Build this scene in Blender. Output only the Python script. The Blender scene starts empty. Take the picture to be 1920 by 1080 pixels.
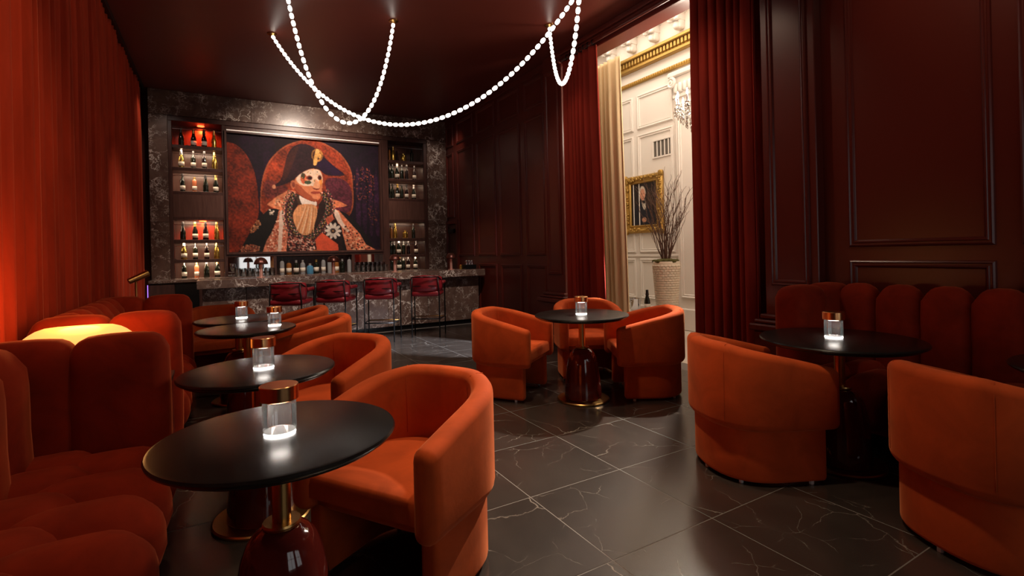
import bpy, bmesh, math, random
import numpy as np
from mathutils import Vector, Matrix
random.seed(7)
rng = np.random.default_rng(7)
PI = math.pi
SC = bpy.context.scene
COL = SC.collection

# ------------------------------------------------------------------ camera, world, lights, exposure
cam_d = bpy.data.cameras.new('camera'); cam = bpy.data.objects.new('camera', cam_d); COL.objects.link(cam)
cam_d.sensor_width = 36.0; cam_d.lens = 948.0 / 1920 * 36; cam_d.shift_y = -(540 - 470.6) / 1920
cam_d.clip_start = 0.05
YAW, ROLL, CAMH = math.radians(30.2), math.radians(1.3), 1.30
_r = Vector((math.cos(YAW), -math.sin(YAW), 0)); _f = Vector((math.sin(YAW), math.cos(YAW), 0)); _u = Vector((0, 0, 1))
_R = _r * math.cos(ROLL) - _u * math.sin(ROLL); _U = _u * math.cos(ROLL) + _r * math.sin(ROLL)
_m = Matrix((_R, _U, -_f)).transposed().to_4x4(); _m.translation = Vector((0, 0, CAMH)); cam.matrix_world = _m
SC.camera = cam
SC.view_settings.view_transform = 'Standard'; SC.view_settings.look = 'None'
SC.view_settings.gamma = 1.0; SC.view_settings.use_curve_mapping = False
SC.view_settings.exposure = 0.0
w = bpy.data.worlds.new('world'); SC.world = w; w.use_nodes = True
w.node_tree.nodes['Background'].inputs[0].default_value = (0.9, 0.55, 0.4, 1)
w.node_tree.nodes['Background'].inputs[1].default_value = 0.02


def spot(name, loc, target, power, size=70, col=(1, .72, .48), blend=.8, rad=.05):
    l = bpy.data.lights.new(name, 'SPOT'); l.energy = power; l.color = col; l.spot_size = math.radians(size)
    l.spot_blend = blend; l.shadow_soft_size = rad
    o = bpy.data.objects.new(name, l); COL.objects.link(o); o.location = loc
    o.rotation_euler = (Vector(target) - Vector(loc)).to_track_quat('-Z', 'Y').to_euler(); return o


def area(name, loc, target, power, sx, sy, col=(1, .8, .6)):
    l = bpy.data.lights.new(name, 'AREA'); l.energy = power; l.color = col; l.shape = 'RECTANGLE'; l.size = sx; l.size_y = sy
    o = bpy.data.objects.new(name, l); COL.objects.link(o); o.location = loc
    o.rotation_euler = (Vector(target) - Vector(loc)).to_track_quat('-Z', 'Y').to_euler(); return o


def point(name, loc, power, col=(1, .75, .5), rad=.05, parent=None):
    l = bpy.data.lights.new(name, 'POINT'); l.energy = power; l.color = col; l.shadow_soft_size = rad
    o = bpy.data.objects.new(name, l); COL.objects.link(o); o.location = loc
    if parent: o.parent = parent
    return o


# assumed recessed ceiling downlights of the lounge, along the aisle (above the frame), one added to brighten the left sofa
for (x, y, p, sz) in [(1.7, 1.6, 230, 60), (1.65, 2.8, 250, 60), (1.6, 4.2, 250, 60), (1.7, 5.6, 200, 60), (2.9, 3.7, 70, 45), (.05, 1.7, 95, 50), (.1, 4.4, 70, 48)]:
    spot('assumed_downlight_beam', (x, y, 4.03), (x, y, 0), p, sz, (1, .74, .5), 1.0, .06)
spot('assumed_curtain_beam', (.1, 2.6, 4.03), (-1.0, 3.4, 2.2), 95, 80, (1, .66, .4), 1.0)  # spot assumed for the bright upper part of the left curtain
spot('assumed_mural_beam', (1.5, 7.6, 4.0), (1.5, 10, 2.6), 380, 82, (1, .8, .65))  # assumed ceiling spot for the bright mural and marble top, no fixture built
for x in (-.2, 1.5, 3.2):
    spot('bar_fill_beam', (x, 5.6, 4.03), (x, 8.4, .7), 330, 44, (1, .82, .7))  # spots added to brighten the bar front, no fixtures behind them
for x in (-.7, 3.95):
    spot('marble_fill_beam', (x, 9.0, 4.0), (x, 10, 2.4), 22, 80, (1, .82, .7))  # added spots lifting the dark marble surround
spot('wall_fill_beam', (2.9, 1.2, 4.0), (4.25, 1.2, 3.0), 42, 80, (1, .7, .5), 1.0)  # added fill where the aisle downlights do not reach the wall
spot('drape_fill_beam', (2.7, 3.4, 4.0), (4.12, 3.2, 2.0), 60, 75, (1, .7, .5), 1.0)  # this spot and the next are added to brighten the crimson curtains
spot('drape_fill_beam', (2.7, 5.3, 4.0), (4.12, 5.4, 2.0), 45, 70, (1, .7, .5), 1.0)
# lights in the white lobby: a spot added for the bright patch on the lounge floor, a narrow cool spot for assumed daylight, an area light added overhead
spot('added_floor_beam', (5.05, 4.05, 3.9), (2.15, 2.0, 0), 1900, 36, (1, .86, .7), .5, .06)
spot('assumed_daylight_beam', (6.1, .8, 2.9), (2.6, 6.5, 0), 18000, 11, (.80, .88, 1.0), .4, .1)  # strong narrow spot for the far floor patch; daylight assumed, no window built
area('added_lobby_light', (5.5, 5.2, 5.0), (5.5, 5.2, 0), 85, 1.4, 4.0, (1, .88, .74))  # area light added to brighten the lobby, no fixture behind it


# ------------------------------------------------------------------ materials
def new_mat(name):
    m = bpy.data.materials.new(name); m.use_nodes = True
    nt = m.node_tree; b = nt.nodes['Principled BSDF']
    return m, nt, b


def setp(b, **k):
    names = dict(col='Base Color', rough='Roughness', metal='Metallic', spec='Specular IOR Level', sheen='Sheen Weight',
                 sheenr='Sheen Roughness', sheent='Sheen Tint', coat='Coat Weight', coatr='Coat Roughness', trans='Transmission Weight',
                 ior='IOR', emit='Emission Color', es='Emission Strength', alpha='Alpha', sss='Subsurface Weight')
    for kk, v in k.items():
        i = b.inputs[names[kk]]
        if kk in ('col', 'emit', 'sheent') and len(v) == 3: v = (*v, 1)
        i.default_value = v


def simple(name, col, rough=.5, metal=0, **k):
    m, nt, b = new_mat(name); setp(b, col=col, rough=rough, metal=metal, **k); return m


def coords(nt, scale=1.0, rand=False, kind='Object'):
    tc = nt.nodes.new('ShaderNodeTexCoord'); mp = nt.nodes.new('ShaderNodeMapping')
    nt.links.new(tc.outputs[kind], mp.inputs[0]); mp.inputs['Scale'].default_value = (scale,) * 3 if not isinstance(scale, tuple) else scale
    if rand:
        oi = nt.nodes.new('ShaderNodeObjectInfo'); mu = nt.nodes.new('ShaderNodeVectorMath'); mu.operation = 'SCALE'
        cb = nt.nodes.new('ShaderNodeCombineXYZ')
        for k in range(3): nt.links.new(oi.outputs['Random'], cb.inputs[k])
        nt.links.new(cb.outputs[0], mu.inputs[0]); mu.inputs['Scale'].default_value = 73.0
        nt.links.new(mu.outputs[0], mp.inputs['Location'])
    return mp.outputs[0]


def noise(nt, vec, scale, detail=4, rough=.55, dist=0):
    n = nt.nodes.new('ShaderNodeTexNoise'); nt.links.new(vec, n.inputs['Vector'])
    n.inputs['Scale'].default_value = scale; n.inputs['Detail'].default_value = detail
    n.inputs['Roughness'].default_value = rough; n.inputs['Distortion'].default_value = dist
    return n


def ramp(nt, fac, stops):
    r = nt.nodes.new('ShaderNodeValToRGB'); nt.links.new(fac, r.inputs[0])
    e = r.color_ramp.elements
    while len(e) > 1: e.remove(e[0])
    for i, (p, c) in enumerate(stops):
        el = e[0] if i == 0 else e.new(p)
        el.position = p; el.color = (*c, 1) if len(c) == 3 else c
    return r.outputs[0]


def mixc(nt, fac, a, b, mode='MIX'):
    m = nt.nodes.new('ShaderNodeMix'); m.data_type = 'RGBA'; m.blend_type = mode
    for s, v in ((0, fac), (6, a), (7, b)):
        if hasattr(v, 'links') or hasattr(v, 'is_linked'): nt.links.new(v, m.inputs[s])
        elif s == 0: m.inputs[0].default_value = v
        else: m.inputs[s].default_value = (*v, 1)
    return m.outputs[2]


def bump(nt, b, h, strength=.2, dist=.01):
    n = nt.nodes.new('ShaderNodeBump'); n.inputs['Strength'].default_value = strength; n.inputs['Distance'].default_value = dist
    nt.links.new(h, n.inputs['Height']); nt.links.new(n.outputs[0], b.inputs['Normal'])


def velvet(name, c, sheen=.5, tint=(1, .35, .15), var=.35, stretch=(1, 1, 1)):
    m, nt, b = new_mat(name)
    v = coords(nt, stretch, rand=True)
    n = noise(nt, v, 5, 5, .6, .6); n2 = noise(nt, v, 60, 2)
    lo = tuple(x * (1 - var) for x in c); hi = tuple(min(1, x * (1 + var)) for x in c)
    nt.links.new(ramp(nt, n.outputs[0], [(.3, lo), (.7, hi)]), b.inputs['Base Color'])
    setp(b, rough=.85, spec=.15, sheen=sheen, sheenr=.35, sheent=tint)
    bump(nt, b, n2.outputs[0], .12, .002)
    return m


def stone(name, base, lo, vein, vs=3.0, rough=.2, vamt=.5, rand=True, fine=1.0, warp=.7, spec=.5, second=.55):
    m, nt, b = new_mat(name); v = coords(nt, 1.0, rand)
    n = noise(nt, v, vs * .8, 8, .65, 1.2)
    bc = ramp(nt, n.outputs[0], [(.25, lo), (.75, base)])
    # warped cell edges make the veins
    nd = noise(nt, v, vs * 1.1, 6, .6)
    add = nt.nodes.new('ShaderNodeMixRGB') if False else nt.nodes.new('ShaderNodeVectorMath'); add.operation = 'MULTIPLY_ADD'
    nt.links.new(nd.outputs['Color'], add.inputs[0]); add.inputs[1].default_value = (warp,) * 3; nt.links.new(v, add.inputs[2])
    fac = None
    for sc, wdt, amt in ((vs, .018 * fine, 1.0), (vs * 2.6, .03 * fine, second)):
        vo = nt.nodes.new('ShaderNodeTexVoronoi'); vo.feature = 'DISTANCE_TO_EDGE'; vo.inputs['Scale'].default_value = sc
        nt.links.new(add.outputs[0], vo.inputs['Vector'])
        f = ramp(nt, vo.outputs['Distance'], [(0, (amt,) * 3), (wdt, (0,) * 3)])
        nm = noise(nt, v, sc * .7, 3); msk = ramp(nt, nm.outputs[0], [(.48, (0,) * 3), (.62, (1,) * 3)])
        f = mixc(nt, 1.0, f, msk, 'MULTIPLY')
        fac = f if fac is None else mixc(nt, 1.0, fac, f, 'ADD')
    mul = mixc(nt, 1.0, fac, (vamt,) * 3, 'MULTIPLY')
    nt.links.new(mixc(nt, mul, bc, vein), b.inputs['Base Color'])
    setp(b, rough=rough, spec=spec)
    return m


def wood(name, a, c, rough=.35, axis=2):
    m, nt, b = new_mat(name); s = [9, 9, 9]; s[axis] = .9
    v = coords(nt, tuple(s), True); n = noise(nt, v, 3, 6, .6, .5)
    nt.links.new(ramp(nt, n.outputs[0], [(.3, a), (.7, c)]), b.inputs['Base Color']); setp(b, rough=rough, spec=.4); return m


def glassy(name, col=(1, 1, 1), opacity=.12, rough=.03, milk=0.0):
    """thin clear glass: tinted see-through plus a fresnel gloss"""
    m = bpy.data.materials.new(name); m.use_nodes = True; nt = m.node_tree; nt.nodes.clear()
    out = nt.nodes.new('ShaderNodeOutputMaterial'); t = nt.nodes.new('ShaderNodeBsdfTransparent'); g = nt.nodes.new('ShaderNodeBsdfGlossy')
    t.inputs[0].default_value = (*col, 1); g.inputs[0].default_value = (1, 1, 1, 1); g.inputs['Roughness'].default_value = rough
    f = nt.nodes.new('ShaderNodeFresnel'); f.inputs[0].default_value = 1.45
    a = nt.nodes.new('ShaderNodeMath'); a.operation = 'ADD'; a.use_clamp = True; nt.links.new(f.outputs[0], a.inputs[0]); a.inputs[1].default_value = opacity * .5
    mx = nt.nodes.new('ShaderNodeMixShader'); nt.links.new(a.outputs[0], mx.inputs[0]); nt.links.new(t.outputs[0], mx.inputs[1]); nt.links.new(g.outputs[0], mx.inputs[2])
    if milk:
        d = nt.nodes.new('ShaderNodeBsdfTranslucent'); d2 = nt.nodes.new('ShaderNodeMixShader'); d2.inputs[0].default_value = milk
        nt.links.new(mx.outputs[0], d2.inputs[1]); nt.links.new(d.outputs[0], d2.inputs[2]); mx = d2
    nt.links.new(mx.outputs[0], out.inputs[0]); return m


def emit(name, col, s):
    m, nt, b = new_mat(name); setp(b, col=col, rough=.3, emit=col, es=s); return m


M = {}
M['velvet'] = velvet('orange_velvet', (.48, .070, .013), .35, (1, .35, .15), .2)
M['sofa'] = velvet('rust_red_velvet', (.27, .020, .004), .45, (1, .25, .1), .25)
M['curtain'] = velvet('red_curtain_velvet', (.34, .03, .009), .3, (1, .3, .15), .3, (1, 1, .15))
M['curtain_dark'] = velvet('crimson_curtain_velvet', (.24, .022, .012), .25, (1, .3, .2), .3, (1, 1, .15))
M['cream'] = velvet('cream_drape', (.72, .55, .33), .1, (1, .9, .7), .12, (1, 1, .1))
M['paint'] = simple('oxblood_paint', (.105, .015, .009), .3, spec=.5)
M['ceil'] = simple('oxblood_ceiling_paint', (.13, .026, .017), .38, spec=.5)
M['tile'] = stone('black_marble', (.040, .031, .026), (.018, .0135, .0115), (.40, .34, .29), 1.5, .23, .75, True, .30, .3, 1.0, .5)
M['grout'] = simple('grey_grout', (.14, .12, .105), .7)
M['marble'] = stone('brown_marble', (.17, .105, .08), (.055, .027, .020), (.75, .66, .58), 3.6, .26, .95, True, 2.6)
M['wood'] = wood('walnut_stain', (.042, .017, .013), (.085, .036, .027), .35)
M['woodback'] = wood('walnut_back_panel', (.075, .032, .024), (.13, .062, .046), .3)
M['brass'] = simple('brushed_brass', (.55, .32, .11), .28, 1)
M['gold'] = simple('polished_copper_gold', (.90, .46, .19), .24, 1)
M['black'] = simple('black_metal', (.012, .011, .011), .35, .6)
M['top'] = wood('black_stained_top', (.006, .005, .005), (.013, .011, .01), .27, 1)
M['lacquer'] = simple('oxblood_lacquer', (.12, .014, .010), .1, coat=1.0, coatr=.04)
M['acrylic'] = glassy('clear_acrylic', (.97, .97, .97), .10, .03, .03)
M['glass'] = glassy('clear_glass', (.93, .95, .95), .22)
M['ring'] = emit('lamp_base_glow', (1, .93, .86), 14)
M['leather'] = simple('burgundy_leather', (.24, .014, .020), .34, spec=.5)
M['bead'], _nt, _b = new_mat('lit_crystal')
_v = coords(_nt, 1.0, True); _n = noise(_nt, _v, 55, 1)
_nt.links.new(ramp(_nt, _n.outputs[0], [(.40, (.35, .30, .26)), (.52, (1, .90, .80))]), _b.inputs['Emission Color']); setp(_b, col=(.8, .75, .7), rough=.1, es=6.0)
M['white'] = simple('white_paint', (.74, .68, .62), .5)
M['whiteceil'] = simple('white_ceiling_paint', (.80, .73, .66), .6)
M['gilt'] = simple('gilded_plaster', (.42, .25, .06), .42, .7)
M['mirror'] = simple('mirror_glass', (.82, .80, .78), .03, 1)
M['stoneglow'] = emit('amber_lamp_glass', (1, .47, .12), 1.15)
M['vase'] = simple('cream_ceramic', (.72, .64, .50), .4)
M['bark'] = simple('brown_twig_bark', (.11, .055, .035), .8)
M['moss'] = simple('green_moss', (.07, .065, .012), .95)
M['steel'] = simple('polished_steel', (.6, .6, .62), .15, 1)
M['paper'] = simple('cream_label_paper', (.62, .55, .45), .6)
M['foot'] = simple('white_glide', (.7, .68, .65), .5)
M['copper'] = simple('copper_stem', (.78, .42, .34), .3, .6)
M['shade'] = simple('brown_bronze_shade', (.09, .026, .018), .3, .6)
M['lampglow'] = emit('warm_lamp_bulb', (1, .72, .55), 70)
M['redglow'] = emit('red_puck_light', (1, .09, .02), 6)
M['strip'] = emit('picture_light_strip', (1, .85, .75), .35)
M['purple'] = emit('violet_led_strip', (.45, .2, 1), 1.2)
M['crystal'] = glassy('cut_crystal', (.95, .93, .9), .5, .05)
M['bulb'] = emit('candle_bulb', (1, .9, .78), 60)
M['candle'] = simple('white_candle_tube', (.85, .8, .72), .5)
M['leafgreen'] = simple('green_leaf', (.08, .17, .05), .6)
M['day'] = emit('daylit_window_pane', (.95, .98, 1), .9)
BG = {}
BG['dark'] = simple('dark_green_bottle_glass', (.008, .010, .006), .08, spec=.6)
BG['red'] = simple('black_red_bottle_glass', (.012, .004, .004), .08, spec=.6)
BG['gold'] = simple('gold_foiled_bottle', (.55, .36, .08), .2, .9)
BG['amber'] = simple('amber_spirit_glass', (.22, .08, .02), .08, spec=.6)
BG['clear'] = simple('pale_spirit_glass', (.30, .30, .30), .08, spec=.6, alpha=.75)
BG['blue'] = simple('blue_bottle_glass', (.06, .20, .33), .1, spec=.6)
BG['rose'] = simple('rose_bottle_glass', (.40, .12, .05), .1, spec=.6)
BG['foilgold'] = simple('gold_foil', (.6, .4, .12), .3, .9)
BG['foilblack'] = simple('black_foil', (.015, .013, .013), .35)
BG['foilwhite'] = simple('silver_foil', (.55, .53, .5), .3, .7)


# ------------------------------------------------------------------ mesh helpers
def link(o, parent=None):
    COL.objects.link(o)
    if parent: o.parent = parent
    return o


def mk(name, verts, faces, mat=None, parent=None, smooth=False, loc=None):
    me = bpy.data.meshes.new(name); me.from_pydata([tuple(v) for v in verts], [], faces); me.update()
    bm = bmesh.new(); bm.from_mesh(me); bmesh.ops.recalc_face_normals(bm, faces=bm.faces); bm.to_mesh(me); bm.free()
    if mat: me.materials.append(mat)
    if smooth: me.polygons.foreach_set('use_smooth', [True] * len(me.polygons))
    if smooth == 'auto': me.set_sharp_from_angle(angle=math.radians(40))
    o = bpy.data.objects.new(name, me)
    if loc: o.location = loc
    return link(o, parent)


def inst(src, parent=None, loc=None, rot=None, scale=None, name=None):
    o = src.copy(); link(o); o.parent = parent
    if name: o.name = name
    if loc is not None: o.location = loc
    if rot is not None: o.rotation_euler = rot
    if scale is not None: o.scale = scale
    return o


def copy_tree(src, parent=None):
    c = src.copy(); COL.objects.link(c); c.parent = parent
    for ch in list(src.children): copy_tree(ch, c)
    return c


def thing(name, label, cat, loc=(0, 0, 0), rz=0, group=None):
    o = bpy.data.objects.new(name, None); o.empty_display_size = .1; link(o)
    o.location = loc; o.rotation_euler = (0, 0, rz); tag(o, label, cat, group); return o


def tag(o, label, cat, group=None, kind=None):
    if label: o['label'] = label
    if cat: o['category'] = cat
    if group: o['group'] = group
    if kind: o['kind'] = kind
    return o


def struct(o, label=None, cat=None):
    o['kind'] = 'structure'
    if label: o['label'] = label
    if cat: o['category'] = cat
    return o


class MB:
    def __init__(s): s.v = []; s.f = []

    def add(s, v, f):
        k = len(s.v); s.v += [tuple(p) for p in v]; s.f += [[i + k for i in q] for q in f]; return s

    def box(s, x0, x1, y0, y1, z0, z1, b=0):
        if b > 0:
            b = min(b, (x1 - x0) * .45, (y1 - y0) * .45, (z1 - z0) * .45)
            bm = bmesh.new(); bmesh.ops.create_cube(bm, size=1)
            for v in bm.verts:
                v.co = Vector((x0 + (v.co.x + .5) * (x1 - x0), y0 + (v.co.y + .5) * (y1 - y0), z0 + (v.co.z + .5) * (z1 - z0)))
            bmesh.ops.bevel(bm, geom=list(bm.edges), offset=b, segments=1, affect='EDGES')
            bm.verts.index_update(); s.add([v.co for v in bm.verts], [[v.index for v in f.verts] for f in bm.faces]); bm.free(); return s
        return s.add([(x0, y0, z0), (x1, y0, z0), (x1, y1, z0), (x0, y1, z0), (x0, y0, z1), (x1, y0, z1), (x1, y1, z1), (x0, y1, z1)],
                     [[3, 2, 1, 0], [4, 5, 6, 7], [0, 1, 5, 4], [1, 2, 6, 5], [2, 3, 7, 6], [3, 0, 4, 7]])

    def lathe(s, prof, n=24, c=(0, 0, 0)):
        v, f = [], []
        for r, z in prof:
            for k in range(n): a = 2 * PI * k / n; v.append((c[0] + r * math.cos(a), c[1] + r * math.sin(a), c[2] + z))
        for i in range(len(prof) - 1):
            for k in range(n): f.append([i * n + k, i * n + (k + 1) % n, (i + 1) * n + (k + 1) % n, (i + 1) * n + k])
        if prof[0][0] > 1e-5: f.append(list(range(n))[::-1])
        if prof[-1][0] > 1e-5: f.append([(len(prof) - 1) * n + k for k in range(n)])
        return s.add(v, f)

    def tube(s, pts, r, n=8, closed=False):
        P = [Vector(p) for p in pts]; v, f = [], []; N = len(P)
        rr = r if isinstance(r, (list, tuple)) else [r] * N
        nrm = None
        for i, p in enumerate(P):
            if closed: t = P[(i + 1) % N] - P[i - 1]
            else: t = P[min(i + 1, N - 1)] - P[max(i - 1, 0)]
            t.normalize()
            if nrm is None: nrm = t.orthogonal().normalized()
            else:
                nrm = nrm - t * nrm.dot(t)
                nrm = nrm.normalized() if nrm.length > 1e-6 else t.orthogonal().normalized()
            b = t.cross(nrm)
            for k in range(n): a = 2 * PI * k / n; v.append(p + (nrm * math.cos(a) + b * math.sin(a)) * rr[i])
        for i in range(N if closed else N - 1):
            j = (i + 1) % N
            for k in range(n): f.append([i * n + k, i * n + (k + 1) % n, j * n + (k + 1) % n, j * n + k])
        if not closed: f += [list(range(n))[::-1], [(N - 1) * n + k for k in range(n)]]
        return s.add(v, f)

    def rbox(s, c, h, r, n=7, puff=0, fn=None):
        """rounded pillow box: centre c, half sizes h, corner radius r"""
        v, f = [], []; idx = {}
        g = [-1 + 2 * i / n for i in range(n + 1)]
        g = [math.copysign(abs(a) ** .7, a) for a in g]
        h = Vector(h); rv = Vector([min(r, x * .999) for x in h]); inn = h - rv

        def vid(p):
            key = tuple(round(a, 5) for a in p)
            if key in idx: return idx[key]
            q = Vector([p[k] * h[k] for k in range(3)])
            cl = Vector([max(-inn[k], min(inn[k], q[k])) for k in range(3)])
            d = Vector([(q[k] - cl[k]) / rv[k] for k in range(3)])
            if d.length > 1e-6:
                d.normalize(); q = cl + Vector([d[k] * rv[k] for k in range(3)])
            if puff:
                e = [(1 - p[k] ** 2) for k in range(3)]
                q = Vector([q[k] * (1 + puff * e[(k + 1) % 3] * e[(k + 2) % 3]) for k in range(3)])
            if fn: q = Vector(fn(q))
            idx[key] = len(v); v.append(q + Vector(c)); return idx[key]
        for ax in range(3):
            for sg in (-1, 1):
                for i in range(n):
                    for j in range(n):
                        qd = []
                        for a, b in ((i, j), (i + 1, j), (i + 1, j + 1), (i, j + 1)):
                            p = [0, 0, 0]; p[ax] = sg; p[(ax + 1) % 3] = g[a]; p[(ax + 2) % 3] = g[b]; qd.append(vid(p))
                        f.append(qd if sg > 0 else qd[::-1])
        return s.add(v, f)

    def build(s, name, mat, parent=None, smooth=False, loc=None): return mk(name, s.v, s.f, mat, parent, smooth, loc)


def box(name, x0, x1, y0, y1, z0, z1, mat, parent=None, b=0):
    return MB().box(x0, x1, y0, y1, z0, z1, b).build(name, mat, parent)


def rect_frame(w0, w1, h0, h1, prof, to):
    """moulding swept round a rectangle. prof: (inset, height) list; to(a,b,h) -> xyz"""
    v, f = [], []
    n = len(prof)
    for i, h in prof:
        for a, b in ((w0 + i, h0 + i), (w1 - i, h0 + i), (w1 - i, h1 - i), (w0 + i, h1 - i)): v.append(to(a, b, h))
    for k in range(n - 1):
        for c in range(4): f.append([k * 4 + c, k * 4 + (c + 1) % 4, (k + 1) * 4 + (c + 1) % 4, (k + 1) * 4 + c])
    return v, f


MOLD = [(0, 0), (.004, .014), (.014, .020), (.022, .012), (.030, .012), (.036, .018), (.044, .016), (.052, .004), (.056, 0)]


def wall_panel(parent, y0, y1, z0, z1, X=4.25, mat=None, mold=MOLD, sgn=-1, name='panel'):
    v, f = rect_frame(y0, y1, z0, z1, mold, lambda a, b, h: (X + sgn * (h + .001), a, b))
    k = len(v); i = mold[-1][0]
    v += [(X + sgn * .002, y0 + i, z0 + i), (X + sgn * .002, y1 - i, z0 + i), (X + sgn * .002, y1 - i, z1 - i), (X + sgn * .002, y0 + i, z1 - i)]
    f.append([k, k + 1, k + 2, k + 3])
    return mk(name, v, f, mat or M['paint'], parent, False)


# ------------------------------------------------------------------ the room
XR, XL, YB, YF, ZC = 4.25, -1.12, 10.0, -1.6, 4.07
floor = struct(box('floor', XL - .2, XR + .25, YF - .2, 10.6, -.06, -.0009, M['grout']), 'dark marble tiled floor of the lounge', 'floor')
tm = None; px, py = .62, .645; gap = .0022
xs = [2.02 + px * k for k in range(-6, 5)]; ys = [2.27 + py * k for k in range(-7, 12)]
for i in range(len(xs) - 1):
    for j in range(len(ys) - 1):
        x0, x1 = max(xs[i], XL), min(xs[i + 1], XR); y0, y1 = max(ys[j], YF), min(ys[j + 1], 8.3)
        if x1 - x0 < .02 or y1 - y0 < .02: continue
        full = abs(x1 - x0 - px) < .001 and abs(y1 - y0 - py) < .001
        if full and tm: inst(tm, floor, ((x0 + x1) / 2, (y0 + y1) / 2, 0))
        else:
            hx, hy = (x1 - x0) / 2 - gap, (y1 - y0) / 2 - gap
            t = MB().box(-hx, hx, -hy, hy, -.02, 0, .0012).build('tile', M['tile'], floor, loc=((x0 + x1) / 2, (y0 + y1) / 2, 0))
            if full: tm = t
ceiling = struct(box('ceiling', XL - .2, XR + .25, YF - .2, 10.6, ZC, ZC + .1, M['ceil']), 'dark oxblood painted ceiling', 'ceiling')
wl = struct(box('wall_left', XL - .2, XL, YF - .2, 10.6, 0, ZC, M['paint']), 'dark painted wall behind the long curtain', 'wall')
wb = struct(box('wall_back', XL, XR + .2, 10.45, 10.6, 0, ZC, M['paint']), 'back wall behind the bar shelving', 'wall')
# marble surround slabs of the back wall
zt = 3.66
for (x0, x1, z0, z1) in ((-.93, -.675, .0, 1.9), (-.93, -.675, 1.904, zt), (3.81, 4.24, 0, 1.9), (3.81, 4.24, 1.904, zt),
                         (-.93, .55, zt + .004, ZC - .002), (.554, 2.1, zt + .004, ZC - .002), (2.104, 4.24, zt + .004, ZC - .002)):
    cx, cz = (x0 + x1) / 2, (z0 + z1) / 2
    MB().box(x0 - cx, x1 - cx, -.02, .45, z0 - cz, z1 - cz, .003).build('marble_slab', M['marble'], wb, loc=(cx, YB, cz))

OPY0, OPY1 = 3.0, 5.66      # opening in the right wall
wr = MB(); wr.box(XR, XR + .25, YF - .2, OPY0, 0, ZC); wr.box(XR, XR + .25, OPY1, 10.6, 0, ZC); wr.box(XR, XR + .25, OPY0, OPY1, 3.90, ZC)
wr = struct(wr.build('wall_right', M['paint']), 'oxblood panelled wall with a tall draped opening', 'wall')
for a, b in ((9.62, 9.98), (8.70, 9.44), (7.82, 8.54), (6.98, 7.68), (6.26, 6.82)):
    wall_panel(wr, a, b, 3.50, 3.94); wall_panel(wr, a, b, 1.22 if b < 8.6 else 2.02 if b > 9.5 else 1.22, 3.36)
    if b < 8.6: wall_panel(wr, a, b, .20, 1.08)
wr_base = MB()
for a, b in ((6.2, 10.0), (YF, 2.12)): wr_base.box(XR - .022, XR, a, b, 0, .13, .006)
wr_base.build('skirting', M['paint'], wr)
for a, b in ((-.8, .1), (.2, 1.1), (1.22, 2.08)):
    wall_panel(wr, a, b, 1.27, 3.75); wall_panel(wr, a, b, .2, 1.17)
# pilasters beside the opening
for n, (a, b) in enumerate(((5.68, 6.14), (2.26, 2.72))):
    p = MB().box(XR - .10, XR, a, b, .62, ZC, .006).build('pilaster', M['paint'], wr)
    wall_panel(wr, a + .06, b - .06, .95, 3.85, XR - .10, name='pilaster_panel')
    q = MB()
    for z0, z1, e in ((0, .10, .11), (.10, .56, .085), (.56, .62, .12), (.62, .655, .085), (.655, .70, .045)):
        q.box(XR - .10 - e, XR, a - e * .8, b + e * .8, z0, z1, .012)
    q.build('pilaster_pedestal', M['paint'], wr)
# cornice above the opening and along the wall
q = MB()
for x, z0, z1 in ((.03, 3.86, 3.92), (.055, 3.92, 3.99), (.09, 3.99, 4.03), (.06, 4.03, ZC)): q.box(XR - x - .03, XR, OPY0 - .1, OPY1 + .1, z0, z1, .008)
q.build('cornice', M['paint'], wr)
q = MB(); q.box(XR - .03, XR, 6.15, 10, 3.98, ZC, .006); q.box(XR - .03, XR, YF, 2.25, 3.9, ZC, .006); q.build('cornice', M['paint'], wr)
# front wall (behind the camera) with daylit windows that the bar mirrors reflect
wf = struct(box('wall_front', XL - .2, XR + .25, YF - .3, YF - .1, 0, ZC, M['paint']), 'painted wall facing the bar, with two windows', 'wall')
for n, (x0, x1) in enumerate(((.72, 1.9), (2.4, 3.6))):
    wn = struct(box('window_%d' % (n + 1), x0, x1, YF - .1, YF - .09, .55, 2.6, M['day']), 'daylit window in the front wall', 'window')
    q = MB()
    for a in (x0 - .05, (x0 + x1) / 2 - .025, x1): q.box(a, a + .05, YF - .1, YF - .05, .5, 2.65, .006)
    for a in (.5, 1.6, 2.6): q.box(x0 - .05, x1 + .05, YF - .1, YF - .052, a, a + .05, .006)
    q.build('window_frame', M['white'], wn)
# door behind the bar, in the right wall
dr = struct(box('door_1', XR - .02, XR + .01, 9.48, 9.92, 0, 1.86, M['wood']), 'narrow dark wooden door behind the bar end', 'door')
v, f = rect_frame(9.40, 10.0, -.1, 1.96, [(0, .0), (0, .05), (.07, .05), (.075, .0)], lambda a, b, h: (XR - h, a, max(b, 0)))
mk('door_frame', v, f, M['paint'], dr)
MB().box(XR - .07, XR - .02, 9.56, 9.84, 1.70, 1.78, .008).build('door_closer', M['black'], dr)


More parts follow.
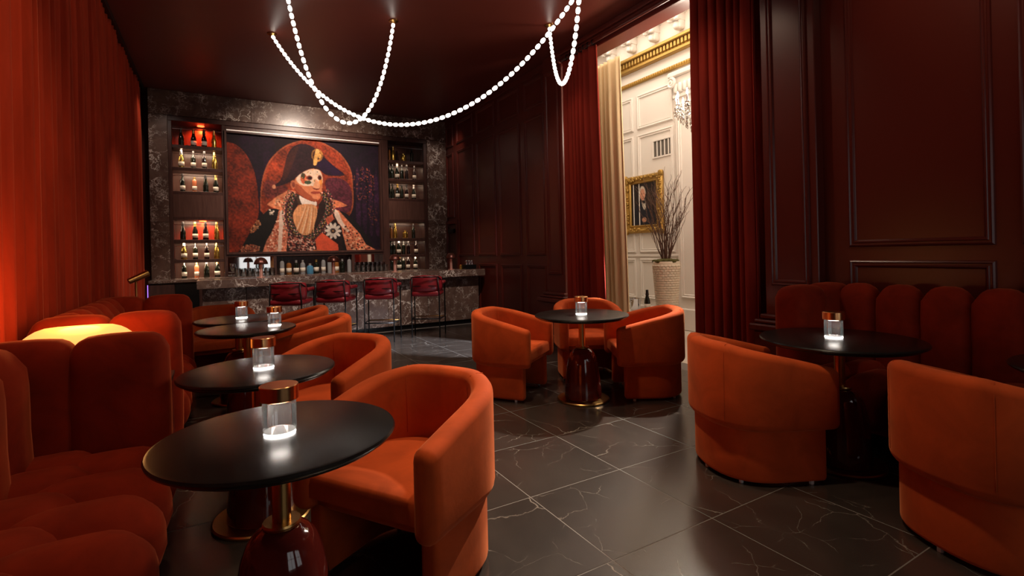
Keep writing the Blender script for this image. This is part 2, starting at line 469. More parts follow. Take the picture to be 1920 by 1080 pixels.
def curtain(name, label, mat, x, y0, y1, z0, z1, period, amp, dirn='y', seed=1, group=None, flare=0.0, n_per=10, lean=0.0):
    r = np.random.default_rng(seed)
    nf = max(2, int((y1 - y0) / period)); edges = np.cumsum(r.uniform(.6, 1.4, nf)); edges = np.concatenate([[0], edges]) / edges[-1]
    am = r.uniform(.6, 1.25, nf); am2 = r.uniform(.7, 1.3, nf)
    N = nf * n_per; zs = np.array([0, .05, .2, .4, .6, .8, .95, .985, 1.0]); v = []; f = []
    for kz, tz in enumerate(zs):
        for i in range(N + 1):
            u = i / n_per; k = min(int(u), nf - 1); fr = u - k
            t = edges[k] + (edges[k + 1] - edges[k]) * fr
            a = amp * (am[k] * (1 - tz) + am2[k] * tz) * (1.0 if tz < .9 else .75)
            off = a * (math.sin(2 * PI * fr) + .25 * math.sin(4 * PI * fr + k))
            yy = y0 + (y1 - y0) * t + .35 * a * math.cos(2 * PI * fr)
            ym = (y0 + y1) / 2
            yy = ym + (yy - ym) * (1 + flare * (1 - tz)) + lean * (1 - tz)
            v.append((x + off, yy, z0 + (z1 - z0) * tz))
    for kz in range(len(zs) - 1):
        for i in range(N): f.append([kz * (N + 1) + i, kz * (N + 1) + i + 1, (kz + 1) * (N + 1) + i + 1, (kz + 1) * (N + 1) + i])
    root = thing(name, label, 'curtain', (x, (y0 + y1) / 2, z0), group=group)
    c = mk('drape', [(p[0] - x, p[1] - (y0 + y1) / 2, p[2] - z0) for p in v], f, mat, root, True)
    sol = c.modifiers.new('thickness', 'SOLIDIFY'); sol.thickness = .006
    return root


c = curtain('velvet_curtain', 'floor to ceiling red velvet curtain along the left wall behind the sofas', M['curtain'], -1.03, -.9, 9.93, .01, 4.0, .15, .042, seed=3)
box('track', -.06, .06, -5.4, 5.4, 3.99, 4.06, M['black'], c)
c1 = curtain('velvet_curtain', 'crimson velvet curtain on the bar side of the opening to the white room', M['curtain_dark'], 4.13, 4.90, 5.58, .01, 3.86, .085, .034, seed=5, lean=-.06, flare=.1)
c2 = curtain('velvet_curtain', 'wide crimson velvet curtain between the white room view and the right sofa', M['curtain_dark'], 4.12, 2.76, 3.43, .01, 3.86, .085, .038, seed=9)
c3 = curtain('cream_curtain', 'cream drape hanging just behind the crimson curtain in the opening', M['cream'], 5.0, 5.42, 5.95, .01, 4.05, .10, .035, seed=12, lean=-.08)
rod = thing('curtain_rod', 'dark rod above the opening carrying the crimson curtains', 'curtain rod', (4.12, 4.2, 3.9))
MB().tube([(0, -1.45, 0), (0, 1.45, 0)], .022, 12).build('pole', M['paint'], rod, True)
rg = None
for k in range(15):
    y = -1.35 + k * .055 if k < 8 else .74 + (k - 8) * .09
    if rg is None: rg = MB().tube([(.032 * math.cos(a), 0, .032 * math.sin(a) - .006) for a in np.linspace(0, 2 * PI, 13)[:-1]], .006, 6, True).build('ring', M['black'], rod, True, (0, y, 0))
    else: inst(rg, rod, (0, y, 0))
for y in (-1.47, 1.47): MB().rbox((0, y, 0), (.035, .03, .035), .03, 4).build('finial', M['paint'], rod, True)

# ------------------------------------------------------------------ white lobby beyond the opening
LX, LZ = 6.4, 5.15
struct(box('floor_lobby', XR + .25, LX + .2, .2, 9.2, -.06, 0.0, simple('pale_stone', (.55, .48, .40), .3)), 'pale stone floor of the white room', 'floor')
struct(box('ceiling_lobby', XR + .25, LX + .2, .2, 9.2, LZ, LZ + .1, M['whiteceil']), 'white plaster ceiling of the room beyond', 'ceiling')
lw = struct(box('wall_lobby', LX, LX + .2, .2, 9.2, 0, LZ, M['white']), 'white panelled wall of the room beyond the opening', 'wall')
struct(box('wall_lobby_end', XR + .25, LX, 9.0, 9.2, 0, LZ, M['white']), 'white end wall of the room beyond', 'wall')
struct(box('wall_lobby_near', XR + .25, LX, .2, .3, 0, LZ, M['white']), 'white near end wall of the room beyond', 'wall')
q = MB(); q.box(XR + .25, XR + .27, .2, OPY0, 0, LZ); q.box(XR + .25, XR + .27, OPY1, 9.2, 0, LZ); q.box(XR + .25, XR + .27, OPY0, OPY1, 3.95, LZ)
struct(q.build('wall_lobby_inner', M['white']), 'white face of the partition seen from the room beyond', 'wall')
WM = [(0, 0), (.005, .02), (.02, .028), (.035, .016), (.045, .016), (.055, .02), (.065, 0)]
for a, b in ((7.55, 8.4), (6.62, 7.47), (5.72, 6.52), (4.0, 5.0)):
    for z0, z1 in ((3.36, 3.96), (1.22, 3.27), (.42, 1.12)): wall_panel(lw, a, b, z0, z1, LX, M['white'], WM)
q = MB(); q.box(LX - .03, LX, .3, 9, 0, .26, .01); q.box(LX - .045, LX, .3, 9, .26, .31, .01); q.box(LX - .02, LX, .3, 9, 1.15, 1.19, .005)
q.build('skirting', M['white'], lw)
# pilaster with scrolled capital
pl = MB().box(LX - .10, LX, 5.12, 5.60, .3, 3.70, .01); pl.box(LX - .14, LX, 5.08, 5.64, 0, .34, .012)
pl.build('pilaster', M['white'], lw)
wall_panel(lw, 5.18, 5.54, .5, 3.55, LX - .10, M['white'], WM, name='pilaster_panel')
q = MB(); q.box(LX - .13, LX, 5.10, 5.62, 3.64, 3.70, .01); q.box(LX - .17, LX, 5.04, 5.68, 3.98, 4.06, .012); q.box(LX - .11, LX, 5.14, 5.58, 3.70, 3.98, .01)
for yy in (5.12, 5.60):
    q.tube([(LX - .10 - .02 * k, yy + .095 * (1 - k / 26) * math.cos(k * .5), 3.88 + .095 * (1 - k / 26) * math.sin(k * .5)) for k in range(0, 5)] +
           [(LX - .17, yy + .095 * (1 - k / 26) * math.cos(k * .5), 3.88 + .095 * (1 - k / 26) * math.sin(k * .5)) for k in range(5, 24)], .024, 6)
for k in range(5): q.rbox((LX - .13, 5.18 + k * .09, 3.79), (.035, .035, .08), .03, 4)
q.build('capital', M['white'], lw, 'auto')
# gilded cornice bands and corbels
q = MB(); q.box(LX - .10, LX, .3, 9, 4.40, 4.46, .01); q.box(LX - .16, LX, .3, 9, 4.56, 4.62, .012); q.box(LX - .08, LX, .3, 9, 4.46, 4.56); q.build('gilt_cornice', M['gilt'], lw)
q = MB()
for k in range(62): y = 3.3 + k * .072; q.box(LX - .125, LX - .07, y, y + .042, 4.475, 4.555)
q.build('dentil_row', M['gilt'], lw)
q = MB(); q.box(LX - .05, LX, .3, 9, 4.15, 4.22, .012)
for k in range(90): y = 3.3 + k * .05; q.rbox((LX - .05, y, 4.185), (.016, .018, .026), .014, 2)
q.build('gilt_moulding', M['gilt'], lw)
q = MB(); q.box(LX - .30, LX, .3, 9, 4.98, LZ, .02); q.box(LX - .06, LX, .3, 9, 4.62, 4.98)
q.build('upper_cornice', M['whiteceil'], lw)
cb = None
for k in range(9):
    y = 3.9 + k * .52
    if cb is None:
        q = MB(); q.rbox((-.13, 0, .08), (.13, .085, .07), .03, 4); q.rbox((-.07, 0, -.02), (.07, .07, .09), .04, 4); q.box(-.27, 0, -.11, .11, .14, .18, .006)
        for s in (-1, 1): q.rbox((-.2, s * .06, .03), (.045, .04, .045), .035, 3)
        q.rbox((-.13, 0, -.05), (.05, .05, .06), .04, 3)
        cb = q.build('corbel', M['white'], lw, 'auto', (LX - .05, y, 4.80))
    else: inst(cb, lw, (LX - .05, y, 4.80))

# vent
vt = thing('wall_vent', 'white slotted air vent high on the white wall', 'vent', (LX, 5.95, 2.8))
v, f = rect_frame(-.23, .23, 0, .31, [(0, 0), (0, .018), (.025, .018), (.025, .002)], lambda a, b, h: (-h - .003, a, b)); mk('frame', v, f, M['white'], vt)
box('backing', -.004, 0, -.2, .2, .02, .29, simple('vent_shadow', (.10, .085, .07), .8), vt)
for k in range(6): box('slat', -.016, -.006, -.205 + k * .082 - .009, -.205 + k * .082 + .009, .03, .28, M['white'], vt)


# ------------------------------------------------------------------ painted canvases (flat paint as colours on a fine canvas grid)
def s2l(c):
    c = np.asarray(c, float) / 255.0
    return np.where(c <= .04045, c / 12.92, ((c + .055) / 1.055) ** 2.4)


def vnoise(W, H, cell, seed):
    r = np.random.default_rng(seed); gw, gh = int(W / cell) + 3, int(H / cell) + 3
    g = r.random((gh, gw)); x = np.arange(W) / cell; y = np.arange(H) / cell
    xi, yi = x.astype(int), y.astype(int); xf, yf = x - xi, y - yi
    xf = xf * xf * (3 - 2 * xf); yf = (yf * yf * (3 - 2 * yf))[:, None]
    a = g[np.ix_(yi, xi)]; b = g[np.ix_(yi, xi + 1)]; c = g[np.ix_(yi + 1, xi)]; d = g[np.ix_(yi + 1, xi + 1)]
    return (a * (1 - xf) + b * xf) * (1 - yf) + (c * (1 - xf) + d * xf) * yf


class Canvas:
    def __init__(s, W, H, bg, conv=None):
        s.W, s.H = W, H; s.a = np.ones((H, W, 3)) * np.array(bg, float); s.conv = conv or (lambda x, y: (x, y))
        s.X, s.Y = np.meshgrid((np.arange(W) + .5) / W, (np.arange(H) + .5) / H)
        s.n1 = vnoise(W, H, 34, 1) * .5 + vnoise(W, H, 14, 2) * .3 + vnoise(W, H, 5, 3) * .2; s.n2 = vnoise(W, H, 3, 4)

    def smooth(s, pts, k=4):
        P = [np.array(p, float) for p in pts]
        for _ in range(2):
            Q = []
            for i in range(len(P)): a, b = P[i], P[(i + 1) % len(P)]; Q += [a * .75 + b * .25, a * .25 + b * .75]
            P = Q
        return P

    def mask(s, pts, smooth=True):
        P = [s.conv(*p) for p in (s.smooth(pts) if smooth else pts)]
        m = np.zeros((s.H, s.W), bool); n = len(P)
        for i in range(n):
            (x0, y0), (x1, y1) = P[i], P[(i + 1) % n]
            if y0 == y1: continue
            c = ((s.Y >= min(y0, y1)) & (s.Y < max(y0, y1))); xi = x0 + (s.Y - y0) * (x1 - x0) / (y1 - y0); m ^= c & (s.X < xi)
        return m

    def put(s, m, col, var=.25, streak=0.0):
        c = np.array(col, float); k = 1 + var * (s.n1 * 2 - 1) + .5 * var * (s.n2 * 2 - 1)
        if streak: k = k + streak * np.sin(s.X * 420 + s.n1 * 9)
        s.a[m] = (c * k[..., None])[m]

    def poly(s, pts, col, var=.25, smooth=True, streak=0.0): s.put(s.mask(pts, smooth), col, var, streak)

    def ell(s, c, rx, ry, col, var=.2, ang=0):
        s.poly([(c[0] + rx * math.cos(a) * math.cos(ang) - ry * math.sin(a) * math.sin(ang), c[1] + rx * math.cos(a) * math.sin(ang) + ry * math.sin(a) * math.cos(ang)) for a in np.linspace(0, 2 * PI, 17)[:-1]], col, var, False)

    def specks(s, pts, cols, n, r, seed=0):
        rr = np.random.default_rng(seed); m = s.mask(pts); ys, xs = np.nonzero(m)
        for k in rr.integers(0, len(xs), n):
            d = ((s.X * s.W - xs[k]) ** 2 + (s.Y * s.H - ys[k]) ** 2) < (r * rr.uniform(.6, 1.3)) ** 2
            s.a[d] = np.array(cols[rr.integers(len(cols))], float) * rr.uniform(.7, 1.15)

    def blur(s, k=1):
        for _ in range(k):
            p = np.pad(s.a, ((1, 1), (1, 1), (0, 0)), 'edge'); s.a = (p[1:-1, 1:-1] * 4 + p[:-2, 1:-1] + p[2:, 1:-1] + p[1:-1, :-2] + p[1:-1, 2:]) / 8

    def build(s, name, to, mat, parent):
        W, H = s.W, s.H; v = [to(i / (W - 1), j / (H - 1)) for j in range(H) for i in range(W)]
        f = [[j * W + i, j * W + i + 1, (j + 1) * W + i + 1, (j + 1) * W + i] for j in range(H - 1) for i in range(W - 1)]
        me = bpy.data.meshes.new(name); me.from_pydata(v, [], f); me.update(); me.materials.append(mat)
        at = me.color_attributes.new('paint', 'FLOAT_COLOR', 'POINT')
        col = np.ones((H * W, 4)); col[:, :3] = s2l(np.clip(s.a, 0, 255)).reshape(-1, 3); at.data.foreach_set('color', col.ravel())
        return link(bpy.data.objects.new(name, me), parent)


def canvas_mat(name, rough=.45):
    m, nt, b = new_mat(name); a = nt.nodes.new('ShaderNodeVertexColor'); a.layer_name = 'paint'
    nt.links.new(a.outputs[0], b.inputs['Base Color']); setp(b, rough=rough, spec=.3); return m


# the large mural: a masked officer in a cocked hat with many strings of beads
def zc(zx, zy):
    X = 430 + zx * .2222; Y = 240 + zy * .2222
    top = 252 + (X - 424) * .0556; bot = 478 - (X - 424) * .0382
    return 6.52 * (X - 424) / (2590 - X), (Y - top) / (bot - top)


cv = Canvas(350, 276, (26, 10, 16), zc)
cv.put(cv.X > .55, (24, 9, 24), .5)
cv.poly([(-40, 130), (60, 150), (140, 220), (195, 320), (225, 430), (240, 560), (246, 760), (180, 860), (60, 1080), (-60, 1120), (-60, 130)], (104, 34, 18), .55)
cv.poly([(150, 60), (340, 60), (420, 180), (310, 320), (268, 560), (262, 740), (246, 740), (240, 500), (215, 360), (160, 230), (60, 120)], (28, 9, 26), .5)
arch = [(262, 800), (268, 560), (290, 430), (330, 320), (390, 240), (470, 170), (560, 128), (650, 102), (740, 108), (830, 145), (920, 200), (985, 280), (1022, 360), (1032, 450), (1034, 720), (900, 800)]
cv.poly([(x + (8 if x < 650 else -8) * -1.4, y - 8) for x, y in arch], (150, 72, 42), .3)
cv.poly(arch, (128, 48, 26), .55)
cv.poly([(800, 400), (1030, 430), (1034, 720), (880, 700), (820, 560)], (84, 32, 44), .5)
cv.poly([(300, 430), (420, 470), (520, 520), (330, 620), (280, 560)], (112, 46, 40), .5)
for k in range(4):
    x = 1065 + k * 52; cv.poly([(x, 320), (x + 30, 320), (x + 42, 900), (x - 4, 900)], (44, 18, 42), .6)
cv.specks([(1050, 320), (1220, 320), (1230, 620), (1050, 600)], [(150, 70, 50), (110, 50, 50), (80, 40, 60)], 150, 1.6, 5)
cv.specks([(1160, 560), (1240, 560), (1240, 820), (1170, 800)], [(100, 50, 40), (70, 30, 50)], 50, 1.5, 6)
# coat
cv.poly([(60, 1090), (110, 980), (250, 760), (330, 690), (430, 680), (420, 800), (350, 920), (260, 1090)], (24, 19, 18), .3, False)
cv.poly([(900, 680), (985, 715), (1080, 800), (1160, 910), (1240, 1050), (880, 1090), (850, 800)], (23, 18, 20), .3, False)
cv.specks([(150, 880), (240, 770), (270, 820), (190, 900)], [(170, 100, 60), (140, 75, 45), (200, 140, 100)], 70, 1.6, 7)
cv.specks([(70, 1075), (110, 990), (260, 1000), (250, 1075)], [(170, 90, 60), (120, 60, 45), (190, 130, 100)], 130, 1.7, 8)
cv.specks([(330, 690), (370, 690), (370, 740), (330, 740)], [(210, 190, 170)], 12, 1.8, 9)
cv.poly([(420, 690), (520, 680), (900, 690), (960, 1090), (440, 1090)], (40, 22, 20), .4, False)
cv.poly([(410, 700), (478, 690), (485, 900), (460, 1090), (255, 1090), (300, 960), (350, 880), (390, 790)], (206, 122, 92), .4, False)
cv.specks([(400, 760), (470, 760), (450, 1070), (280, 1070), (350, 890)], [(225, 160, 130), (165, 75, 55), (235, 190, 160), (180, 85, 60)], 230, 2.0, 10)
cv.poly([(415, 700), (462, 695), (442, 860), (420, 1090), (390, 1090), (408, 850)], (222, 190, 170), .15)
cv.poly([(865, 670), (920, 690), (1000, 780), (1090, 880), (1140, 970), (1250, 1030), (985, 1060), (950, 900), (905, 790)], (206, 116, 82), .35, False)
cv.poly([(868, 672), (915, 690), (940, 780), (1010, 860), (990, 880), (915, 800), (880, 740)], (226, 196, 176), .15)
cv.specks([(960, 800), (1060, 860), (1140, 980), (1210, 1020), (1000, 1030), (960, 900)], [(225, 150, 110), (150, 65, 50), (235, 185, 150), (60, 30, 28)], 170, 2.0, 11)
# collar wings
cv.poly([(310, 652), (400, 580), (500, 526), (560, 535), (530, 610), (480, 690), (430, 698), (370, 682)], (206, 122, 84), .3, False)
cv.specks([(350, 640), (480, 560), (520, 560), (470, 670), (400, 670)], [(228, 165, 125), (176, 88, 60)], 90, 1.8, 12)
cv.poly([(850, 590), (930, 612), (994, 646), (960, 656), (860, 672)], (200, 112, 76), .3, False)
# head
cv.poly([(545, 440), (580, 400), (640, 350), (700, 330), (765, 340), (788, 400), (786, 470), (778, 530), (768, 580), (742, 612), (690, 614), (630, 585), (580, 545), (550, 515)], (206, 122, 82), .12)
cv.poly([(548, 470), (590, 480), (640, 540), (720, 590), (750, 605), (700, 616), (630, 588), (575, 545), (550, 515)], (158, 76, 48), .15)
cv.ell((536, 480), 22, 38, (188, 102, 68)); cv.ell((540, 482), 11, 24, (130, 60, 42))
cv.poly([(556, 430), (600, 385), (680, 345), (760, 345), (788, 400), (786, 480), (750, 474), (730, 500), (690, 484), (640, 494), (580, 470)], (222, 190, 164), .1)
cv.poly([(600, 400), (640, 380), (660, 430), (630, 480), (600, 450)], (190, 90, 60), .3)
cv.ell((622, 405), 18, 26, (70, 60, 40)); cv.ell((662, 458), 30, 16, (60, 70, 50)); cv.ell((770, 450), 14, 34, (214, 132, 66))
cv.ell((676, 420), 26, 20, (120, 50, 36)); cv.ell((680, 421), 16, 13, (34, 14, 12)); cv.ell((762, 416), 17, 22, (110, 50, 36)); cv.ell((764, 418), 10, 14, (34, 14, 12))
cv.specks([(590, 400), (680, 355), (770, 355), (780, 460), (600, 460)], [(150, 60, 40), (60, 60, 50), (220, 150, 70)], 22, 1.2, 13)
cv.poly([(728, 430), (748, 440), (768, 492), (745, 512), (700, 500), (712, 470)], (220, 152, 112), .1); cv.poly([(700, 500), (745, 512), (768, 496), (745, 524), (705, 514)], (120, 54, 38), .1)
cv.poly([(676, 540), (720, 528), (772, 534), (764, 550), (700, 557)], (150, 62, 46), .1); cv.poly([(690, 570), (750, 566), (740, 596), (700, 596)], (214, 132, 92), .1)
# white stock and jabot
cv.poly([(530, 540), (470, 640), (458, 760), (490, 880), (560, 960), (680, 970), (770, 890), (850, 760), (868, 640), (820, 540), (790, 520), (780, 600), (750, 640), (735, 760), (680, 880), (600, 890), (545, 810), (530, 720), (580, 640), (560, 570)], (40, 22, 20), .3, False)
cv.poly([(552, 545), (600, 570), (640, 600), (600, 670), (570, 640)], (60, 40, 30), .3)
cv.poly([(575, 558), (620, 590), (700, 622), (738, 615), (728, 668), (650, 668), (606, 652)], (228, 208, 194), .1)
cv.poly([(590, 640), (720, 640), (742, 690), (716, 800), (670, 905), (590, 905), (540, 820), (524, 740), (545, 690)], (214, 146, 98), .18, True, .05)
for k in range(9):
    a, b = 640 + k * 8.5, 540 + k * 19
    cv.poly([(a, 650), (a + 5, 650), ((a + b) / 2 + 12, 770), (b + 9, 890 + 12 * (k % 2)), (b, 890), ((a + b) / 2 + 4, 770)], ((236, 196, 158), (186, 116, 74), (224, 166, 116))[k % 3], .12)
# strings of beads
up = [(530, 545), (490, 640), (478, 740), (498, 840), (550, 915), (620, 955), (690, 940), (750, 880), (800, 800), (838, 720), (848, 640), (820, 570), (790, 520)]
cols = [(60, 50, 44), (168, 92, 84), (212, 158, 140), (84, 100, 76), (40, 24, 22), (150, 110, 60), (96, 44, 50)]
rb = np.random.default_rng(20)
for st in range(6):
    o = -34 + st * 14; seg = []
    for i in range(len(up) - 1):
        a, b = np.array(up[i]), np.array(up[i + 1]); n = max(2, int(np.hypot(*(b - a)) / 13)); d = (b - a) / np.hypot(*(b - a)); nn = np.array([-d[1], d[0]])
        for k in range(n): seg.append(a + (b - a) * k / n + nn * o)
    cc = [cols[(st * 2) % 7], cols[(st * 2 + 1) % 7], cols[(st + 3) % 7]]
    for k, p in enumerate(seg): cv.ell(p, 6.2, 6.2, np.array(cc[k % 3]) * rb.uniform(.8, 1.2), .1)
cv.specks([(470, 930), (520, 900), (720, 950), (720, 1060), (500, 1060)], [(190, 110, 90), (214, 170, 150), (120, 50, 44), (50, 26, 24)], 260, 2.0, 14)
# orange sash, star
cv.poly([(712, 940), (772, 878), (905, 975), (908, 1060), (730, 1060)], (216, 84, 54), .12, False)
cv.poly([(690, 1030), (740, 1020), (900, 1060), (690, 1080)], (180, 100, 60), .2, False)
cv.poly([(800, 760), (860, 720), (880, 760), (820, 810)], (190, 90, 64), .3, False)
cv.poly([(790, 860), (850, 780), (930, 800), (950, 900), (900, 970)], (30, 22, 24), .3)
for k in range(10):
    a = k * PI / 5; cv.ell((865 + 46 * math.cos(a), 862 + 46 * math.sin(a)), 26, 13, (216, 200, 186), .2, a)
cv.ell((865, 862), 18, 18, (60, 40, 36)); cv.ell((865, 862), 9, 9, (150, 110, 70))
# hat
cv.poly([(365, 505), (440, 440), (462, 360), (485, 250), (528, 170), (600, 130), (680, 140), (745, 180), (800, 235), (860, 295), (925, 345), (975, 378), (965, 398), (880, 400), (800, 388), (768, 350), (700, 336), (640, 360), (580, 402), (540, 440), (480, 474), (400, 500)], (44, 20, 26), .35, True)
cv.poly([(770, 230), (860, 295), (930, 350), (970, 380), (880, 396), (800, 384), (770, 345), (720, 300)], (34, 12, 40), .25)
cv.poly([(470, 300), (530, 180), (600, 145), (560, 250), (480, 450), (440, 450)], (62, 28, 24), .3)
cv.ell((745, 228), 50, 56, (178, 118, 56), .5); cv.ell((742, 226), 34, 40, (70, 34, 24), .3)
cv.poly([(705, 305), (725, 215), (738, 180), (760, 190), (752, 230), (742, 308), (722, 316)], (226, 168, 92), .2); cv.ell((748, 196), 18, 22, (232, 178, 104)); cv.ell((766, 232), 14, 22, (222, 160, 84))
cv.ell((375, 502), 17, 17, (212, 140, 104))
cv.blur(1)

mural = thing('mural_painting', 'large painted portrait of a masked figure in a cocked hat above the bar', 'painting', (1.49, YB, 1.37))
cv.build('canvas', lambda u, v: ((u - .5) * 2.67, .045, 2.10 * (1 - v)), canvas_mat('mural_paint', .75), mural)
v, f = rect_frame(-1.335, 1.335, 0, 2.10, [(-.02, -.07), (-.02, .03), (.012, .03), (.018, -.05)], lambda a, b, h: (a, -h, b)); mk('frame', v, f, M['wood'], mural)
box('picture_light', -1.32, 1.32, -.02, .01, 2.125, 2.14, M['strip'], mural)

# ------------------------------------------------------------------ back bar millwork
bb = thing('back_bar', 'dark walnut back bar with shelf bays framing the painting', 'shelving', (0, YB, 0))
Wd, Wb = M['wood'], M['woodback']
LB, RB = (-.62, .10), (2.99, 3.74)
for x0, x1 in ((-.675, -.62), (.10, .15), (2.85, 2.99), (3.74, 3.81)): box('post', x0, x1, 0, .44, .0, 3.66, Wd, bb, .004)
box('top_rail', -.675, 3.81, -.01, .44, 3.58, 3.66, Wd, bb, .004)
box('mural_top_rail', .15, 2.85, .0, .3, 3.48, 3.575, Wd, bb, .004)
box('mural_sill', .15, 2.85, .0, .42, 1.30, 1.365, Wd, bb, .004)
for x in (.865, 2.235): box('niche_post', x, x + .05, .0, .42, .97, 1.30, Wd, bb, .003)
box('niche_back', .915, 2.235, .36, .40, .97, 1.30, Wb, bb)
for x0, x1 in ((.15, .865), (2.285, 2.85)): box('mirror_pane', x0 + .004, x1 - .004, .34, .35, .972, 1.298, M['mirror'], bb)
box('back_counter', -.93, 3.81, -.5, .44, .92, .965, M['marble'], bb, .004)
for k, (x0, x1, m) in enumerate(((-.93, -.60, Wd), (-.59, -.27, M['black']), (-.26, .2, Wd), (.21, 1.1, Wd), (1.11, 2.0, Wd), (2.01, 2.9, Wd), (2.91, 3.81, Wd))):
    box('cabinet_door', x0, x1, -.46, -.43, .08, .90, m, bb, .004)
box('cabinet_body', -.93, 3.81, -.43, -.02, .0, .92, Wd, bb)
box('led_strip', -.945, -.935, -.47, -.46, .55, .9, M['purple'], bb)
SH = [3.19, 2.82, 2.42, 1.61, 1.28]
for (x0, x1) in (LB, RB):
    box('back_panel', x0, x1, .38, .42, .96, 3.58, Wb, bb)
    for z in SH: box('shelf', x0, x1, .01, .38, z - .055, z, Wd, bb, .003)
    box('solid_panel', x0, x1, .0, .03, 1.985, 2.365, Wb, bb, .003); box('panel_rail', x0, x1, .0, .38, 1.94, 1.985, Wd, bb, .003)
    for z in (3.46, 3.05, 2.68, 1.86, 1.5): box('glass_rail', x0 + .002, x1 - .002, .05, .056, z, z + .008, M['steel'], bb)
    for xx in (x0 + .004, x1 - .006):
        for z0, z1 in ((.97, 1.22), (1.29, 1.55), (1.62, 1.93), (2.43, 2.76), (2.83, 3.13), (3.2, 3.57)): box('side_mirror', xx, xx + .003, .03, .37, z0, z1, M['mirror'], bb)
for zz in (3.565, 1.928):
    cx = (LB[0] + LB[1]) / 2
    MB().lathe([(.0, .012), (.05, .012), (.055, 0), (.0, 0)], 16).build('puck_light', M['redglow'], bb, loc=(cx + .05, .2, zz - .002))
    l = bpy.data.lights.new('red_shelf_light', 'SPOT'); l.energy = 45; l.color = (1, .06, .01); l.spot_size = 2.2; l.spot_blend = .6; l.shadow_soft_size = .03
    o = link(bpy.data.objects.new('red_shelf_light', l), bb); o.location = (cx + .05, .2, zz - .015); o.rotation_euler = (math.radians(35), 0, 0)
for (x0, x1), p in ((LB, 3.2), (RB, 1.1)):
    for z in (3.13, 2.76, 1.93, 1.55, 1.22):
        l = bpy.data.lights.new('shelf_light', 'AREA'); l.shape = 'RECTANGLE'; l.size = .5; l.size_y = .03; l.energy = p; l.color = (1, .72, .5)
        o = link(bpy.data.objects.new('shelf_light', l), bb); o.location = ((x0 + x1) / 2, .10, z - .003); o.rotation_euler = (math.radians(28), 0, 0)


# ------------------------------------------------------------------ bottles and glasses
PROF = dict(champ=[(.0, 0), (.041, 0), (.043, .01), (.043, .12), (.038, .16), (.022, .215), (.015, .245), (.015, .285), (.017, .287), (.017, .302), (0, .302)],
            wine=[(0, 0), (.036, 0), (.037, .01), (.037, .175), (.031, .2), (.015, .22), (.0145, .285), (.0155, .286), (.0155, .3), (0, .3)],
            spirit=[(0, 0), (.038, 0), (.04, .008), (.04, .15), (.034, .175), (.016, .19), (.015, .225), (.0, .225)],
            tall=[(0, 0), (.033, 0), (.034, .008), (.034, .19), (.028, .21), (.014, .225), (.013, .255), (0, .255)],
            squat=[(0, 0), (.05, 0), (.053, .01), (.053, .10), (.046, .125), (.02, .14), (.018, .165), (0, .165)])
BK = {}


def bottle_proto(shape, glass, foil, label):
    key = (shape, glass, foil, label)
    if key in BK: return BK[key]
    p = PROF[shape]; H = p[-1][1]
    body = MB().lathe(p, 14); bodyo = body.build('glass_body', BG[glass], None, 'auto')
    nk = p[-3][0] if shape in ('champ', 'wine') else p[-2][0]
    cap = MB().lathe([(0, H - .075 if shape == 'champ' else H - .045), (nk + .0035 + (.006 if shape == 'champ' else 0), H - .075 if shape == 'champ' else H - .045), (nk + .003, H - .03), (nk + .003, H + .004), (0, H + .004)], 12).build('cap', BG[foil], None, 'auto')
    lab = None
    if label:
        r = p[2][0] + .0012; z0, z1 = (.035, .105) if shape != 'squat' else (.03, .085)
        lab = MB().lathe([(r - .001, z0), (r, z0), (r, z1), (r - .001, z1)], 14).build('label_wrap', M['paper'], None, True)
    BK[key] = [bodyo, cap, lab]
    for o in BK[key]:
        if o: COL.objects.unlink(o)
    return BK[key]


def bottle(loc, shape, glass, foil, label_wrap, text, group, s=1.0, rz=0):
    t = thing('bottle', text, 'bottle', loc, rz, group); t.scale = (s, s, s)
    for o in bottle_proto(shape, glass, foil, label_wrap):
        if o:
            c = o.copy(); COL.objects.link(c); c.parent = t if o is not bottle_proto(shape, glass, foil, label_wrap)[2] else b0
            if o is bottle_proto(shape, glass, foil, label_wrap)[0]: b0 = c
    return t


LROW = ['top', 'second', 'third', 'fourth', 'fifth', 'lowest']
ORD = ['first', 'second', 'third', 'fourth', 'fifth', 'sixth', 'seventh', 'eighth', 'ninth', 'tenth', 'eleventh', 'twelfth', 'thirteenth', 'fourteenth']
rowsA = [[('champ', 'dark', 'foilblack', 0, 'black bottle'), ('champ', 'dark', 'foilgold', 1, 'gold necked champagne bottle'), ('champ', 'red', 'foilblack', 1, 'dark labelled wine bottle'), ('champ', 'gold', 'foilgold', 0, 'slim golden bottle')],
         [('champ', 'gold', 'foilwhite', 1, 'fat gold bottle'), ('wine', 'dark', 'foilblack', 1, 'dark labelled wine bottle'), ('wine', 'red', 'foilblack', 1, 'dark red labelled bottle'), ('champ', 'gold', 'foilgold', 0, 'gold champagne bottle')],
         [('wine', 'dark', 'foilblack', 1, 'dark bottle with white label'), ('tall', 'rose', 'foilgold', 1, 'pink rose bottle'), ('champ', 'dark', 'foilblack', 0, 'all black bottle'), ('champ', 'dark', 'foilgold', 1, 'champagne bottle with pale label')]]
ZS = [3.19, 2.82, 2.42, 1.61, 1.28, .965]
for r in range(6):
    for k, (a, b, c, d, txt) in enumerate(rowsA[r % 3]):
        x = -.62 + (.13, .30, .455, .61)[k] + random.uniform(-.01, .01)
        bottle((x, YB + .13 + .03 * (k % 2), ZS[r] + .0005), a, b, c, d, '%s, %s from left, %s shelf of left bay' % (txt, ORD[k], LROW[r]), 'bottles in the left shelf bay', 1.0, random.uniform(0, 6))
